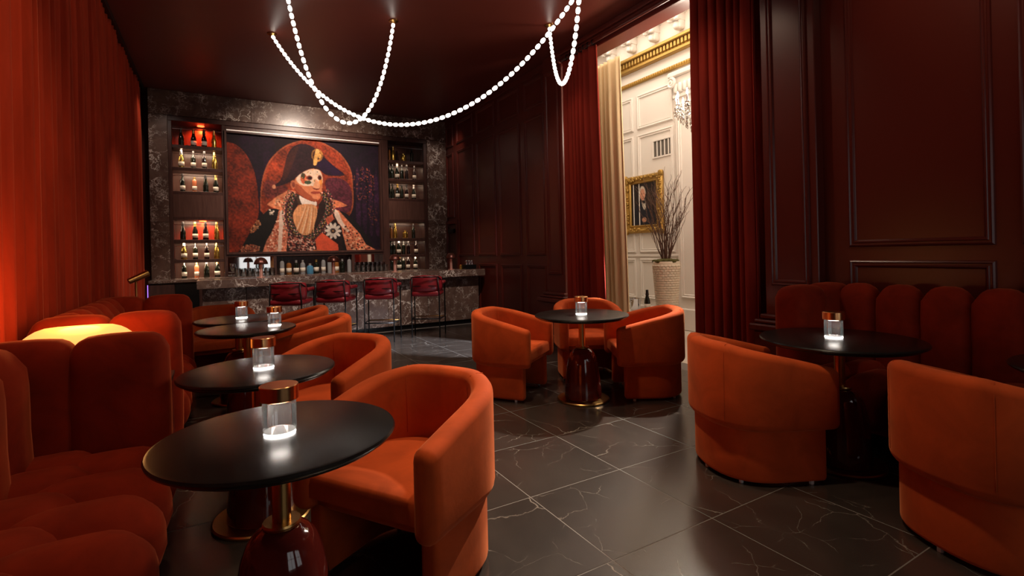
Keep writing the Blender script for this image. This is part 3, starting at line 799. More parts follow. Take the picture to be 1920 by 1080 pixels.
rowsB = [[('tall', 'amber', 'foilblack', 0, 'small amber bottle', .06), ('champ', 'gold', 'foilgold', 0, 'bright gold bottle', .16), ('squat', 'gold', 'foilgold', 0, 'squat gold bottle', .36), ('wine', 'dark', 'foilblack', 0, 'black bottle', .55)],
         [('wine', 'dark', 'foilblack', 0, 'black bottle', .05), ('wine', 'dark', 'foilblack', 0, 'black bottle', .13), ('champ', 'dark', 'foilwhite', 1, 'silver topped champagne bottle', .22), ('wine', 'dark', 'foilblack', 0, 'slim black bottle', .33), ('wine', 'red', 'foilblack', 0, 'dark red bottle', .42), ('wine', 'red', 'foilblack', 1, 'dark bottle with white label', .60)],
         [('champ', 'dark', 'foilblack', 0, 'black bottle', .05), ('wine', 'dark', 'foilblack', 0, 'slim dark bottle', .13), ('champ', 'dark', 'foilgold', 1, 'champagne bottle with pale label', .22), ('wine', 'dark', 'foilblack', 0, 'black bottle', .32), ('wine', 'red', 'foilblack', 1, 'labelled wine bottle', .41), ('champ', 'dark', 'foilwhite', 1, 'silver necked labelled bottle', .58)]]
for r in range(6):
    for k, (a, b, c, d, txt, dx) in enumerate(rowsB[r % 3]):
        bottle((2.99 + dx, YB + .12 + .04 * (k % 2), ZS[r] + .0005), a, b, c, d, '%s, %s from left, %s shelf of right bay' % (txt, ORD[k], LROW[r]), 'bottles in the right shelf bay', 1.0, random.uniform(0, 6))
mid = [('tall', 'clear', 'foilblack', 1, 'clear black capped spirit bottle'), ('spirit', 'amber', 'foilblack', 1, 'amber spirit bottle with pale label'), ('spirit', 'dark', 'foilwhite', 1, 'dark spirit bottle with white label'),
       ('spirit', 'clear', 'foilwhite', 1, 'frosted white spirit bottle'), ('squat', 'blue', 'foilwhite', 0, 'squat blue bottle'), ('spirit', 'dark', 'foilgold', 1, 'dark bottle with gold neck'),
       ('tall', 'clear', 'foilblack', 1, 'pale bottle with round cap'), ('tall', 'clear', 'foilwhite', 0, 'clear tall spirit bottle'), ('spirit', 'amber', 'foilgold', 1, 'amber gold capped bottle'),
       ('spirit', 'dark', 'foilwhite', 0, 'dark silver capped bottle'), ('tall', 'clear', 'foilblack', 0, 'smoky clear bottle beside the right niche post')]
for k, (a, b, c, d, txt) in enumerate(mid):
    bottle((.99 + k * .117, YB - .12 + .05 * (k % 2), .966), a, b, c, d, '%s, %s from left in niche under painting' % (txt, ORD[k]), 'spirit bottles in the niche', 1.12)

tumb = MB().lathe([(0, 0), (.034, 0), (.037, .004), (.042, .11), (.039, .11), (.034, .012), (0, .012)], 14)
wineg = MB().lathe([(0, 0), (.034, 0), (.034, .004), (.006, .008), (.005, .08), (.03, .1), (.04, .13), (.036, .19), (.034, .19), (.037, .13), (.027, .103), (0, .09)], 14)
gt = tumb.build('tumbler', M['glass'], None, 'auto'); gw = wineg.build('stem_glass', M['glass'], None, 'auto')
for o in (gt, gw): COL.objects.unlink(o)


def glass(src, loc, text, group, s=1):
    o = src.copy(); COL.objects.link(o); o.location = loc; o.scale = (s,) * 3; tag(o, text, 'glass', group); return o


for k in range(8):
    src = gw if k in (0, 5) else gt
    glass(src, (.22 + k * .088, YB - .10 + .06 * (k % 2), .966), 'clear %s, %s from the left before the left bar mirror' % ('stem glass' if src is gw else 'tumbler', ORD[k]), 'glasses before the left mirror', 1.15)
for k in range(7):
    glass(gt, (2.33 + k * .088, YB - .14, .966), 'clear tumbler, %s from left, front row before the right bar mirror' % ORD[k], 'glasses before the right mirror', 1.15)
for k in range(6):
    glass(gt, (2.38 + k * .085, YB - .02, .966), 'tall clear tumbler, %s from left, rear row before right bar mirror' % ORD[k], 'glasses before the right mirror', 1.6)

# ------------------------------------------------------------------ the bar
bar = thing('bar_counter', 'long brown marble bar counter in front of the back bar', 'bar', (0, 8.2, 0))
ZB = .985
MB().box(-.26, 4.2, 0, .62, ZB - .12, ZB, .006).build('worktop', M['marble'], bar, loc=(0, 0, 0))
xs = [-.20, .35, 1.05, 1.75, 2.45, 3.15, 4.14]
for i in range(len(xs) - 1):
    c = (xs[i] + xs[i + 1]) / 2; h = (xs[i + 1] - xs[i]) / 2 - .002
    MB().box(-h, h, 0, .03, .08, ZB - .12, .004).build('front_panel', M['marble'], bar, loc=(c, .16, 0))
box('plinth', -.15, 4.1, .2, .5, 0, .08, M['black'], bar)
MB().box(-.20, -.17, .192, .54, .08, ZB - .12, .004).build('end_panel', M['marble'], bar); MB().box(4.11, 4.14, .192, .54, .08, ZB - .12, .004).build('end_panel', M['marble'], bar)
box('carcass', -.17, 4.11, .19, .54, .08, ZB - .12, Wd, bar)


def stool_proto():
    t = thing('bar_stool', '', 'stool')
    MB().rbox((0, 0, .67), (.225, .215, .045), .04, 7, .04).build('seat', M['leather'], t, True)
    # curved low back with arms
    mb = MB(); N = 18; v = []; f = []
    sec = [(0, 0), (.02, -.012), (.045, 0), (.055, .06), (.05, .2), (.04, .235), (.018, .245), (0, .235), (-.004, .12)]
    for i in range(N + 1):
        a = math.radians(-62 + 124 * i / N); rr = .225
        for n_, z in sec:
            x = (rr + n_) * math.sin(a) * 1.04; y = -(rr + n_) * math.cos(a) * .9
            v.append((x, y, .715 + z * (1 - .12 * abs(math.sin(a)))))
    k = len(sec)
    for i in range(N):
        for j in range(k): f.append([i * k + j, i * k + (j + 1) % k, (i + 1) * k + (j + 1) % k, (i + 1) * k + j])
    f += [list(range(k)), [N * k + j for j in range(k)]]
    mk('backrest', v, f, M['leather'], t, True)
    MB().rbox((0, -.235, .79), (.19, .012, .006), .005, 4).build('back_seam', M['black'], t)
    for s in (-1, 1):
        MB().rbox((s * .245, .03, .835), (.03, .12, .025), .022, 5).build('armrest', M['leather'], t, True)
        MB().tube([(s * .245, .15, .0), (s * .245, .15, .80), (s * .245, .10, .815), (s * .245, -.06, .815), (s * .24, -.12, .87), (s * .21, -.2, .925), (s * .12, -.268, .93), (0, -.288, .93)], .0095, 8).build('arm_rail', M['black'], t, True)
        MB().tube([(s * .215, -.215, 0), (s * .215, -.205, .68), (s * .20, -.215, .92)], .0095, 8).build('leg', M['black'], t, True)
    MB().tube([(-.245, .15, .28), (.245, .15, .28), ], .009, 8).build('footrest', M['brass'], t, True)
    MB().tube([(-.215, -.21, .28), (.215, -.21, .28)], .009, 8).build('stretcher', M['black'], t, True)
    for s in (-1, 1): MB().tube([(s * .245, .15, .28), (s * .215, -.21, .28)], .009, 8).build('stretcher', M['black'], t, True)
    return t


st = stool_proto()
for k, (x, rz) in enumerate(((.88, -.52), (1.47, -.58), (2.14, -.50), (2.87, -.55))):
    o = st if k == 0 else copy_tree(st)
    o.location = (x, 7.62, 0); o.rotation_euler = (0, 0, rz)
    o['label'] = 'burgundy leather bar stool with black frame, %s from the left at the bar' % ORD[k]; o['group'] = 'stools along the bar'


def dome_lamp():
    t = thing('table_lamp', '', 'lamp')
    MB().lathe([(0, 0), (.06, 0), (.06, .008), (.026, .012), (.026, .02), (0, .02)], 20).build('base', M['copper'], t, 'auto')
    MB().lathe([(.026, .015), (.024, .21), (0, .21)], 18).build('stem', M['copper'], t, 'auto')
    MB().lathe([(.098, .20), (.095, .225), (.08, .262), (.052, .292), (.02, .305), (0, .307)] + [(0, .303), (.05, .288), (.077, .259), (.092, .224), (.095, .2), (.098, .2)], 24).build('shade', M['shade'], t, True)
    sh_ = t.children[-1]
    MB().lathe([(.03, .204), (.06, .204), (.06, .212), (.03, .212), (.03, .204)], 16).build('diffuser', M['lampglow'], sh_)
    return t


dl = dome_lamp()
for k, (x, txt) in enumerate(((.56, 'brown dome lamp on the bar beside the left mirror'), (1.61, 'dome lamp on the bar before the spirit bottles'), (2.62, 'dome lamp on the bar in front of the right shelf bay'), (3.66, 'dome lamp at the far right end of the bar'))):
    o = dl if k == 0 else copy_tree(dl); o.location = (x, 8.5, ZB + .0005); o['label'] = txt; o['group'] = 'dome lamps on the bar'
t = thing('votive_holder', 'small gold votive glass on the bar by the last dome lamp', 'candle holder', (3.86, 8.52, ZB + .0005))
MB().lathe([(0, 0), (.03, 0), (.032, .08), (.028, .08), (.026, .01), (0, .01)], 14).build('cup', BG['gold'], t, 'auto'); MB().lathe([(0, .02), (.02, .02), (.02, .06), (0, .07)], 10).build('candle', M['lampglow'], t)
t = thing('bar_caddy', 'black caddy holding small glass jars at the right end of the bar', 'caddy', (4.03, 8.5, ZB + .0005))
box('tray', -.11, .11, -.07, .07, 0, .08, M['black'], t, .006)
for k in range(3): MB().lathe([(0, .08), (.025, .08), (.027, .15), (.022, .16), (0, .16)], 12, (-.06 + .055 * k, 0, 0)).build('jar', M['steel'], t, 'auto')


# ------------------------------------------------------------------ barrel chairs
def upath(a, b, yf, n=30, ns=8):
    """U in plan: straight arms from y=yf back to 0, then a half ellipse a x b. returns pts and outward normals"""
    P = [(-a, yf * (1 - k / ns)) for k in range(ns)]
    for k in range(n + 1):
        t = PI + PI * k / n; ca, sa = math.cos(t), math.sin(t); e = .82
        P.append((a * math.copysign(abs(ca) ** e, ca), b * math.copysign(abs(sa) ** e, sa)))
    P += [(a, yf * (k + 1) / ns) for k in range(ns)]
    Nn = []
    for i in range(len(P)):
        p, q = P[max(i - 1, 0)], P[min(i + 1, len(P) - 1)]; tx, ty = q[0] - p[0], q[1] - p[1]; l = math.hypot(tx, ty); Nn.append((ty / l, -tx / l))
    return P, Nn


def rr_sec(n0, n1, z0, z1, rs, k=5):
    """rounded rectangle section; rs = radii at (n0,z0),(n1,z0),(n1,z1),(n0,z1)"""
    out = []
    for (cx, cz, a0), r in zip(((n0, z0, PI), (n1, z0, 1.5 * PI), (n1, z1, 0), (n0, z1, .5 * PI)), rs):
        r = max(.001, min(r, (n1 - n0) * .499, (z1 - z0) * .499))
        ox = cx + (r if cx == n0 else -r); oz = cz + (r if cz == z0 else -r)
        for j in range(k): a = a0 + .5 * PI * j / (k - 1); out.append((ox + r * math.cos(a), oz + r * math.sin(a)))
    return out


def usweep(P, Nn, secf, cap_r=.03, fwd=1):
    v, f = [], []; n = len(P)
    rings = []
    for e in range(4):  # rounded start cap
        a = .5 * PI * e / 4; rings.append((0, cap_r * math.cos(a), cap_r * (1 - math.sin(a))))
    rings = [(0, d - cap_r * 0, ins) for (_, d, ins) in [(0, cap_r * math.cos(.5 * PI * e / 4), cap_r * (1 - math.sin(.5 * PI * e / 4))) for e in range(4)]]
    seq = [(0, d, i) for _, d, i in rings] + [(k, 0, 0) for k in range(n)] + [(n - 1, d, i) for _, d, i in rings[::-1]]
    m = None
    for (k, d, ins) in seq:
        s = secf(k / (n - 1), k, ins); m = len(s)
        for o, z in s: v.append((P[k][0] + Nn[k][0] * o, P[k][1] + Nn[k][1] * o + d * fwd, z))
    for i in range(len(seq) - 1):
        for j in range(m): f.append([i * m + j, i * m + (j + 1) % m, (i + 1) * m + (j + 1) % m, (i + 1) * m + j])
    f += [list(range(m)), [(len(seq) - 1) * m + j for j in range(m)]]
    return v, f


def chair_proto():
    t = thing('barrel_chair', '', 'chair')
    P, Nn = upath(.30, .295, .27)
    ln = [0]
    for i in range(1, len(P)): ln.append(ln[-1] + math.hypot(P[i][0] - P[i - 1][0], P[i][1] - P[i - 1][1]))
    L = ln[-1]

    def top(k):
        s = abs(ln[k] / L - .5) * 2; q = max(0, (s - .22) / .78)
        return .765 - .135 * q ** 1.15

    def shell(u, k, ins): return rr_sec(-.045 + ins, .05 - ins, .295 + ins, top(k) - ins, (.03, .055, .04, .04))
    v, f = usweep(P, Nn, shell, .035); shell_o = mk('backrest_shell', v, f, M['velvet'], t, True)
    P2, N2 = upath(.285, .28, .22)

    def base(u, k, ins): return rr_sec(-.045 + ins, .03 - ins, .018 + ins, .33, (.015, .02, .02, .02))
    v, f = usweep(P2, N2, base, .02); mk('base', v, f, M['velvet'], t, True)
    # seat cushion: U-shaped inside, straight front
    Pi, Ni = upath(.268, .262, .285); v = []; f = []
    lay = [(0, .345, .02), (0, .352, .0), (0, .36, 0), (0, .40, 0), (0, .425, .006), (0, .438, .02), (0, .445, .045), (0, .452, .12)]
    n = len(Pi)
    for _, z, ins in lay:
        for k in range(n): v.append((Pi[k][0] - Ni[k][0] * ins, min(Pi[k][1] - Ni[k][1] * ins, .285 - ins * .9), z))
    for i in range(len(lay) - 1):
        for k in range(n): f.append([i * n + k, i * n + (k + 1) % n, (i + 1) * n + (k + 1) % n, (i + 1) * n + k])
    f += [list(range(n)), [(len(lay) - 1) * n + k for k in range(n)]]
    mk('seat', v, f, M['velvet'], t, 'auto')
    MB().rbox((0, .04, .325), (.262, .21, .028), .02, 5).build('seat_deck', M['velvet'], t, True)
    for a in (.62, .38):
        k = int(len(P) * a); x, y = P[k]; nx, ny = Nn[k]
        MB().tube([(x + nx * .0505, y + ny * .0505, z) for z in np.linspace(.35, top(k) - .045, 6)] + [(x + nx * .03, y + ny * .03, top(k) - .002), (x, y, top(k)), (x - nx * .03, y - ny * .03, top(k) - .008), (x - nx * .0455, y - ny * .0455, top(k) - .05), (x - nx * .0455, y - ny * .0455, .46)], .0018, 5).build('seam', M['velvet'], shell_o, True)
    ft = None
    for x, y in ((-.29, .16), (.29, .16), (-.22, -.2), (.22, -.2), (0, -.285)):
        if ft is None: ft = MB().lathe([(0, 0), (.012, 0), (.012, .02), (0, .02)], 8).build('foot', M['foot'], t, False, (x, y, 0))
        else: inst(ft, t, (x, y, 0))
    return t


ch = chair_proto()
CH = [(.67, 2.06, (-.84, -.54), 'orange velvet barrel chair at the nearest black table, facing the left sofa'),
      (.60, 3.31, (-.80, -.60), 'orange velvet barrel chair at the second black table from the front'),
      (.69, 4.74, (-.985, .12), 'orange velvet barrel chair seen side-on at the third table of the left row'),
      (.66, 5.66, (-.985, .12), 'orange velvet barrel chair at the farthest left table, side towards the camera'),
      (.0, 6.34, (.05, -1), 'orange velvet barrel chair behind the farthest left table, facing the camera'),
      (2.33, 4.06, (.60, -.80), 'orange velvet barrel chair left of the centre table, facing right'),
      (3.32, 4.17, (-.42, -.90), 'orange velvet barrel chair behind the centre table, facing the camera'),
      (3.33, 3.38, (-.85, .50), 'orange velvet barrel chair right of the centre table, showing its dark outer side'),
      (2.74, 1.90, (.90, -.42), 'orange velvet barrel chair turned away, facing the right sofa'),
      (2.86, .84, (.93, -.36), 'orange velvet barrel chair cut by the right frame edge')]
for i, (x, y, (fx, fy), lab) in enumerate(CH):
    o = ch if i == 0 else copy_tree(ch)
    o.location = (x, y, 0); o.rotation_euler = (0, 0, math.atan2(fy, fx) - PI / 2); o['label'] = lab; o['group'] = 'orange barrel chairs'


# ------------------------------------------------------------------ tables and table lamps
def table_proto():
    t = thing('pedestal_table', '', 'table')
    MB().lathe([(0, .705), (.372, .705), (.385, .709), (.388, .716), (.400, .718), (.410, .724), (.413, .731), (.408, .738), (.398, .74), (0, .74)], 72).build('tabletop', M['top'], t, 'auto')
    MB().lathe([(.028, .40), (.028, .70), (.07, .705)], 24).build('stem', M['brass'], t, 'auto')
    bell = MB().lathe([(.158, .018), (.160, .03), (.156, .10), (.146, .20), (.134, .29), (.120, .36), (.102, .405), (.080, .432), (.05, .447), (0, .45)], 40).build('bell_base', M['lacquer'], t, True)
    MB().lathe([(0, .462), (.055, .462), (.058, .456), (.056, .448), (0, .446)], 28).build('collar', M['brass'], bell, 'auto')
    MB().lathe([(0, 0), (.222, 0), (.225, .004), (.225, .012), (.218, .018), (0, .018)], 48).build('foot_plate', M['brass'], t, 'auto')
    return t


def lantern_proto():
    t = thing('table_lantern', '', 'lamp')
    MB().lathe([(0, .0), (.047, .0), (.047, .007), (0, .007)], 28).build('glow_disc', M['ring'], t)
    MB().lathe([(.0, .0075), (.049, .0075), (.05, .010), (.05, .105), (0, .105)], 32).build('acrylic_body', M['acrylic'], t, 'auto')
    MB().lathe([(0, .105), (.056, .105), (.058, .107), (.058, .150), (.056, .152), (0, .152)], 36).build('gold_cap', M['gold'], t, 'auto')
    MB().lathe([(0, .1), (.03, .1), (.03, .1045), (0, .1045)], 16).build('led', M['ring'], t)
    return t


tb = table_proto(); ln_ = lantern_proto()
TB = [(.16, 1.77, 'nearest oval-looking round black table with a brass and oxblood pedestal', 'lantern with gold cap on the nearest black table', (0, 0)),
      (.17, 2.83, 'second black round table along the left sofa', 'lantern with gold cap on the second table', (.02, .02)),
      (.19, 4.52, 'third black round table of the left row, catching light on its top', 'small lantern on the third table, standing to the right', (.2, .02)),
      (.15, 5.25, 'farthest black round table of the left row, before the marble bar', 'small lantern on the farthest left table', (.03, .05)),
      (2.72, 3.50, 'black round table in the middle of the room with glossy oxblood bell base', 'lantern glowing on the centre table', (0, 0)),
      (3.17, 1.62, 'black round table in front of the right sofa', 'lantern with gold cap on the table by the right sofa', (.02, .04)),
      (3.30, .48, 'black round table at the right frame edge before the sofa', None, (0, 0))]
for i, (x, y, lab, ll, d) in enumerate(TB):
    o = tb if i == 0 else copy_tree(tb); o.location = (x, y, 0); o['label'] = lab; o['group'] = 'black pedestal tables'
    k = .865 if i < 4 else 1.03 if i > 4 else .98
    for c in o.children:
        if c.name.startswith('tabletop'): c.scale = (k, k, 1)
    if ll:
        q = ln_ if i == 0 else copy_tree(ln_); q.location = (x + d[0], y + d[1], .7402); q['label'] = ll; q['group'] = 'gold capped lanterns'


# ------------------------------------------------------------------ channel-tufted sofas
def sofa(name, label, loc, rz, L, n, wings=(True, True), H=.95):
    """back along local x=0, front at x=.72, length along y from 0 to L"""
    t = thing(name, label, 'sofa', loc, rz, 'channel tufted velvet sofas'); S = M['sofa']
    y0 = .17 if wings[0] else 0; y1 = L - (.17 if wings[1] else 0); w_ = (y1 - y0) / n
    box('plinth', .06, .56, .06, L - .06, 0, .09, M['black'], t)
    box('frame', .03, .60, y0, y1, .09, .28, S, t)
    bk = st_ = rp = None
    for k in range(n):
        yc = y0 + w_ * (k + .5)
        if bk is None:
            bk = MB().rbox((0, 0, 0), (.12, w_ / 2 + .008, (H - .10) / 2), .1, 9, .07, lambda q: (q[0] + .035 * (q[2] < 0) * min(1, -q[2] * 3), q[1], q[2])).build('back_channel', S, t, True, (.12, yc, .10 + (H - .10) / 2))
            st_ = MB().rbox((0, 0, 0), (.235, w_ / 2 + .008, .19), .13, 10, .07, lambda q: (q[0] - .10 * max(0, -q[2] / .185) ** 1.5 * (q[0] > 0), q[1], q[2])).build('seat_roll', S, t, True, (.50, yc, .265))
        else: inst(bk, t, (.12, yc, .10 + (H - .10) / 2)); inst(st_, t, (.50, yc, .265))
    m = n
    for k in range(m):
        yc = y0 + w_ * (k + .5) + w_ * (.42 if k < m - 1 else .1)
        if rp is None: rp = MB().rbox((0, 0, 0), (.17, w_ / 2 + .006, .10), .095, 9, .10).build('seat_pad', S, t, True, (.30, yc, .372))
        else: inst(rp, t, (.30, yc, .372))
    wl_ = None
    for e, s in ((wings[0], 0), (wings[1], 1)):
        if not e: continue
        yc = .105 if s == 0 else L - .105
        for xc, hx in ((.185, .19), (.53, .185)):
            MB().rbox((0, 0, 0), (hx, .112, (H - .07) / 2), .075, 9, .045).build('wing_channel', S, t, True, (xc, yc, .08 + (H - .07) / 2))
    return t


sofa('tufted_sofa', 'rust red channel tufted velvet sofa in the left foreground', (-.93, .30, 0), 0, 2.78, 9, (True, True), .93)
sofa('tufted_sofa', 'rust red velvet sofa beyond the glowing amber lamp on the left', (-.93, 3.78, 0), 0, 1.85, 6, (True, True), .95)
sofa('tufted_sofa', 'rust red channel tufted velvet sofa against the right panelled wall', (4.17, 2.22, 0), PI, 3.2, 11, (True, True), .98)

# cabinet and glowing lamp between the left sofas
cbt = thing('side_cabinet', 'narrow side cabinet with pale edge between the two left sofas', 'cabinet', (-.58, 3.47, 0))
box('body', -.32, .32, -.22, .22, .03, .60, Wd, cbt, .004); box('top', -.33, .34, -.23, .23, .60, .625, Wd, cbt, .003)
box('side_trim', .32, .335, -.225, .225, .03, .60, M['steel'], cbt, .002); box('door', .321, .33, -.2, .2, .05, .58, Wd, cbt)
lp = thing('amber_lamp', 'glowing amber glass lamp between the left sofas', 'lamp', (-.64, 3.45, .6255))
MB().rbox((0, 0, .165), (.26, .17, .165), .155, 10, .03).build('shade', M['stoneglow'], lp, True)
MB().lathe([(0, 0), (.10, 0), (.10, .012), (0, .012)], 20).build('base', M['brass'], lp)
pt = point('amber_lamp_light', (0, 0, .42), 9, (1, .42, .12), .12, lp)

rl = thing('reading_lamp', 'slim brass reading lamp standing behind the far left sofa', 'lamp', (-.66, 5.80, 0))
MB().lathe([(0, 0), (.10, 0), (.10, .012), (0, .015)], 20).build('base', M['brass'], rl, 'auto'); MB().tube([(0, 0, .01), (0, 0, 1.13)], .009, 8).build('pole', M['brass'], rl, True)
q = MB(); q.tube([(-.05, -.02, 1.10), (.09, .04, 1.17)], [.026, .032], 10); q.build('head', M['brass'], rl, 'auto'); MB().rbox((0, 0, 1.125), (.014, .014, .02), .01, 3).build('joint', M['brass'], rl, True)


# ------------------------------------------------------------------ hanging strings of lit crystal beads
def bead_mesh():
    mb = MB(); mb.lathe([(0, -.030), (.012, -.028), (.020, -.015), (.0225, 0), (.020, .015), (.012, .028), (0, .030)], 8)
    o = mb.build('bead', M['bead']); COL.objects.unlink(o); return o


bd = bead_mesh()


def strand(label, A, B, sag, p):
    A, B = Vector(A), Vector(B); t = thing('bead_strand_light', label, 'pendant light', A, group='crystal bead light strands')
    K = 400; pts = []
    for i in range(K + 1):
        u = i / K; q = A.lerp(B, u); q.z -= sag * (1 - (math.cosh(p * (2 * u - 1)) - 1) / (math.cosh(p) - 1)); pts.append(q - A)
    d = [0]
    for i in range(K): d.append(d[-1] + (pts[i + 1] - pts[i]).length)
    n = int(d[-1] / .0735); j = 0
    for k in range(n):
        s = (k + .5) * d[-1] / n
        while d[j + 1] < s: j += 1
        tv = (pts[j + 1] - pts[j]).normalized(); q = pts[j] + tv * (s - d[j])
        b = bd.copy(); COL.objects.link(b); b.parent = t; b.location = q; b.rotation_euler = tv.to_track_quat('Z', 'Y').to_euler()
    MB().tube(pts[::4], .0045, 6).build('cable', M['black'], t, True)
    for q in (Vector((0, 0, 0)), B - A):
        MB().lathe([(0, .02), (.055, .02), (.055, .008), (.03, -.004), (.012, -.03), (0, -.03)], 20).build('ceiling_rose', M['brass'], t, 'auto', q)
    return t


strand('long swag of lit crystal beads sweeping across to the right', (.636, 6.903, 4.05), (3.19, 3.766, 4.05), 1.325, 1.262)
strand('narrow hanging loop of lit crystal beads above the bar painting', (1.861, 5.874, 4.05), (.663, 5.653, 4.05), 1.286, 2.122)
strand('loop of lit crystal beads beside the crimson curtain', (3.582, 5.116, 4.05), (2.769, 3.415, 4.05), .982, 2.068)

# ------------------------------------------------------------------ lobby: portrait, vase, bucket, chandelier
cp = Canvas(60, 72, (30, 22, 20))
cp.put(cp.Y > -1, (34, 26, 24), .4)
cp.poly([(.05, 1.05), (.1, .62), (.3, .47), (.48, .42), (.68, .5), (.86, .68), (.9, 1.05)], (26, 26, 36), .25)
cp.poly([(.42, .40), (.56, .40), (.58, .58), (.5, .66), (.42, .52)], (196, 184, 168), .1); cp.poly([(.42, .40), (.56, .42), (.55, .5), (.44, .48)], (22, 20, 24), .1)
cp.ell((.44, .24), .125, .16, (190, 178, 164), .15); cp.ell((.45, .28), .095, .14, (196, 138, 112), .12); cp.ell((.42, .26), .018, .012, (80, 50, 40)); cp.ell((.50, .26), .018, .012, (80, 50, 40))
cp.ell((.465, .31), .016, .035, (206, 150, 124)); cp.ell((.46, .365), .035, .01, (150, 80, 70)); cp.ell((.50, .86), .09, .06, (196, 140, 112), .15)
cp.blur(1)
pr = thing('framed_portrait', 'gilt framed portrait of a seated man in dark coat on white wall', 'painting', (LX - .004, 6.39, 1.56))
cp.build('canvas', lambda u, v: (-.018, .31 - .62 * u, .13 + .74 * (1 - v)), canvas_mat('portrait_paint', .4), pr)
v, f = rect_frame(-.44, .44, 0, 1.0, [(0, 0), (.0, .03), (.02, .055), (.05, .06), (.075, .04), (.10, .035), (.125, .05), (.138, .03), (.14, .012)], lambda a, b, h: (-h - .001, a, b)); mk('frame', v, f, M['gilt'], pr)
q = MB(); rr = random.Random(4)
for k in range(150):
    s = rr.random(); e = rr.choice('tblr'); m = .055 + rr.uniform(-.03, .03)
    a, b = {'t': (-.42 + .84 * s, 1 - m), 'b': (-.42 + .84 * s, m), 'l': (-.44 + m, .02 + .96 * s), 'r': (.44 - m, .02 + .96 * s)}[e]
    q.rbox((-.055, a, b), (.016, .026 * rr.uniform(.5, 1.1), .026 * rr.uniform(.5, 1.1)), .015, 2)
for a in (-.42, .42):
    for b in (.02, .98): q.rbox((-.05, a, b), (.03, .05, .05), .028, 3)
q.build('carved_ornament', M['gilt'], pr, True)

vs = thing('floor_vase', 'tall cream scaled ceramic vase in the white room', 'vase', (5.6, 5.20, 0))
vp = [(.0, 0), (.125, 0), (.13, .02), (.14, .3), (.165, .7), (.185, 1.0), (.19, 1.08), (.185, 1.10), (.165, 1.10), (.15, 1.0), (0, .98)]
MB().lathe(vp, 36).build('body', M['vase'], vs, 'auto')
sc = MB().rbox((0, 0, 0), (.009, .026, .018), .009, 3).build('scale_relief', M['vase'], vs, True); sc_me = sc.data; bpy.data.objects.remove(sc)
q = MB(); zz = .05; r_i = 0
base_v = [tuple(x.co) for x in sc_me.vertices]; base_f = [list(p.vertices) for p in sc_me.polygons]
while zz < 1.07:
    rad = np.interp(zz, [0, .3, .7, 1.0, 1.1], [.13, .14, .165, .185, .19]); nn = 22
    for k in range(nn):
        a = 2 * PI * (k + .5 * (r_i % 2)) / nn; ca, sa = math.cos(a), math.sin(a)
        q.add([((rad + x[0]) * ca - x[1] * sa, (rad + x[0]) * sa + x[1] * ca, zz + x[2]) for x in base_v], base_f)
    zz += .034; r_i += 1
o = q.build('scale_relief', M['vase'], vs, True); o['kind'] = 'stuff'
ms = MB(); rr = random.Random(2)
for k in range(26):
    a = rr.uniform(0, 6.28); r = .15 * math.sqrt(rr.random()); ms.rbox((r * math.cos(a), r * math.sin(a), 1.10 + .02 * (1 - r / .15)), (.045, .045, .03), .03, 3)
br = thing('branch_arrangement', 'bundle of curly brown willow twigs standing in the vase on moss', 'plant', (5.6, 5.20, 1.10))
for k in range(34):
    a = rr.uniform(0, 6.28); spread = rr.uniform(.08, .46); H_ = rr.uniform(.75, 1.38); ph = rr.uniform(0, 6.28); fq = rr.uniform(7, 12); wob = rr.uniform(.02, .045)
    pts = []
    for i in range(22):
        u = i / 21; r = .04 + spread * u ** 1.3
        pts.append((r * math.cos(a) + wob * u * math.sin(fq * u + ph), r * math.sin(a) + wob * u * math.cos(fq * 1.2 * u + ph) * 1.2, -.05 + H_ * u))
    qq = MB(); qq.tube(pts, [.0065 * (1 - .72 * i / 21) for i in range(22)], 5)
    for bq in range(3):
        i0 = rr.randint(7, 17); p0 = Vector(pts[i0]); aa = a + rr.uniform(-1.2, 1.2); ll = rr.uniform(.15, .4); ph2 = rr.uniform(0, 6)
        qq.tube([(p0.x + ll * .45 * u * math.cos(aa) + .018 * math.sin(8 * u + ph2) * u, p0.y + ll * .45 * u * math.sin(aa) + .018 * math.cos(8 * u + ph2) * u, p0.z + ll * u) for u in np.linspace(0, 1, 9)], [.0036 * (1 - .6 * i / 8) for i in range(9)], 4)
    qq.build('twig', M['bark'], br, True)
o = ms.build('moss', M['moss'], br, True); o.location = (0, 0, -1.10)

ct = thing('low_table', 'low white side table beside the tall vase', 'table', (5.30, 5.42, 0))
MB().lathe([(0, .36), (.21, .36), (.215, .375), (.21, .39), (0, .39)], 32).build('top', M['white'], ct, 'auto'); MB().lathe([(.03, .02), (.03, .36)], 14).build('stem', M['white'], ct, True); MB().lathe([(0, 0), (.14, 0), (.14, .02), (0, .025)], 24).build('base', M['white'], ct, 'auto')
t = thing('ice_bucket', 'small steel ice bucket on the low white table', 'bucket', (5.27, 5.50, .3905))
MB().lathe([(0, 0), (.06, 0), (.065, .01), (.085, .17), (.09, .175), (.08, .175), (.06, .015), (0, .015)], 24).build('pail', M['steel'], t, 'auto')
for s in (-1, 1): MB().tube([(s * .08, -.03, .14), (s * .105, -.025, .135), (s * .105, .025, .135), (s * .08, .03, .14)], .005, 6).build('handle', M['steel'], t, True)
bottle((5.34, 5.33, .3905), 'champ', 'dark', 'foilblack', 1, 'dark champagne bottle beside the ice bucket on the low table', None, 1.0)

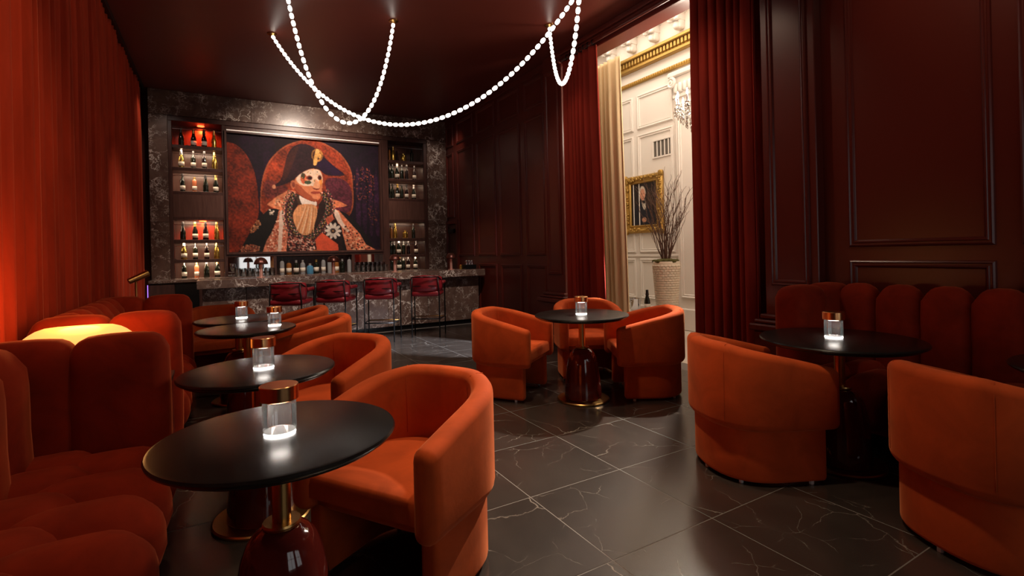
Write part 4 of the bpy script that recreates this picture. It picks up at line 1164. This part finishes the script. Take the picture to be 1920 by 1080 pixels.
cd = thing('crystal_chandelier', 'crystal chandelier with candle bulbs, half hidden by the crimson curtain', 'chandelier', (4.98, 4.07, 2.75))
MB().tube([(0, 0, .35), (0, 0, 2.40)], .008, 6).build('chain', M['gilt'], cd); MB().lathe([(0, .05), (.03, .08), (.05, .15), (.025, .24), (.06, .32), (.03, .42), (.015, .5), (0, .5)], 18).build('stem', M['glass'], cd, True)
dr_ = MB().lathe([(0, -.045), (.010, -.03), (.013, -.014), (.007, 0), (0, .004)], 6).build('crystal_drop', M['crystal'], cd, False, (0, 0, .02))
for k in range(10):
    a = 2 * PI * k / 10 + .2; ca, sa = math.cos(a), math.sin(a)
    MB().tube([(.04 * ca, .04 * sa, .2), (.12 * ca, .12 * sa, .12), (.2 * ca, .2 * sa, .13), (.25 * ca, .25 * sa, .22)], .008, 6).build('arm', M['glass'], cd, True)
    MB().lathe([(0, .22), (.012, .22), (.03, .235), (.028, .24), (0, .24)], 12, (.25 * ca, .25 * sa, 0)).build('bobeche', M['crystal'], cd, True)
    c_ = MB().lathe([(0, .24), (.010, .24), (.010, .32), (0, .32)], 8, (.25 * ca, .25 * sa, 0)).build('candle', M['candle'], cd)
    MB().lathe([(0, .32), (.012, .335), (.011, .36), (.003, .395), (0, .4)], 8, (.25 * ca, .25 * sa, 0)).build('bulb', M['bulb'], c_, True)
    for j in range(5): inst(dr_, cd, ((.25 + .03 * math.cos(j * 1.3)) * ca, (.25 + .03 * math.cos(j * 1.3)) * sa + .02 * math.sin(j * 1.3), .20 - .035 * (j % 3)))
for ring, (r, z, n) in enumerate(((.2, .08, 18), (.14, .02, 14), (.08, -.04, 9), (.02, -.1, 3))):
    for k in range(n): a = 2 * PI * k / n; inst(dr_, cd, (r * math.cos(a), r * math.sin(a), z)); inst(dr_, cd, (r * math.cos(a), r * math.sin(a), z + .045))
point('chandelier_light', (0, 0, .48), 90, (1, .86, .68), .2, cd)
for o in list(bpy.data.objects):
    if o.type == 'EMPTY' and not o.get('label') and o.parent is None: print('NOLABEL', o.name)
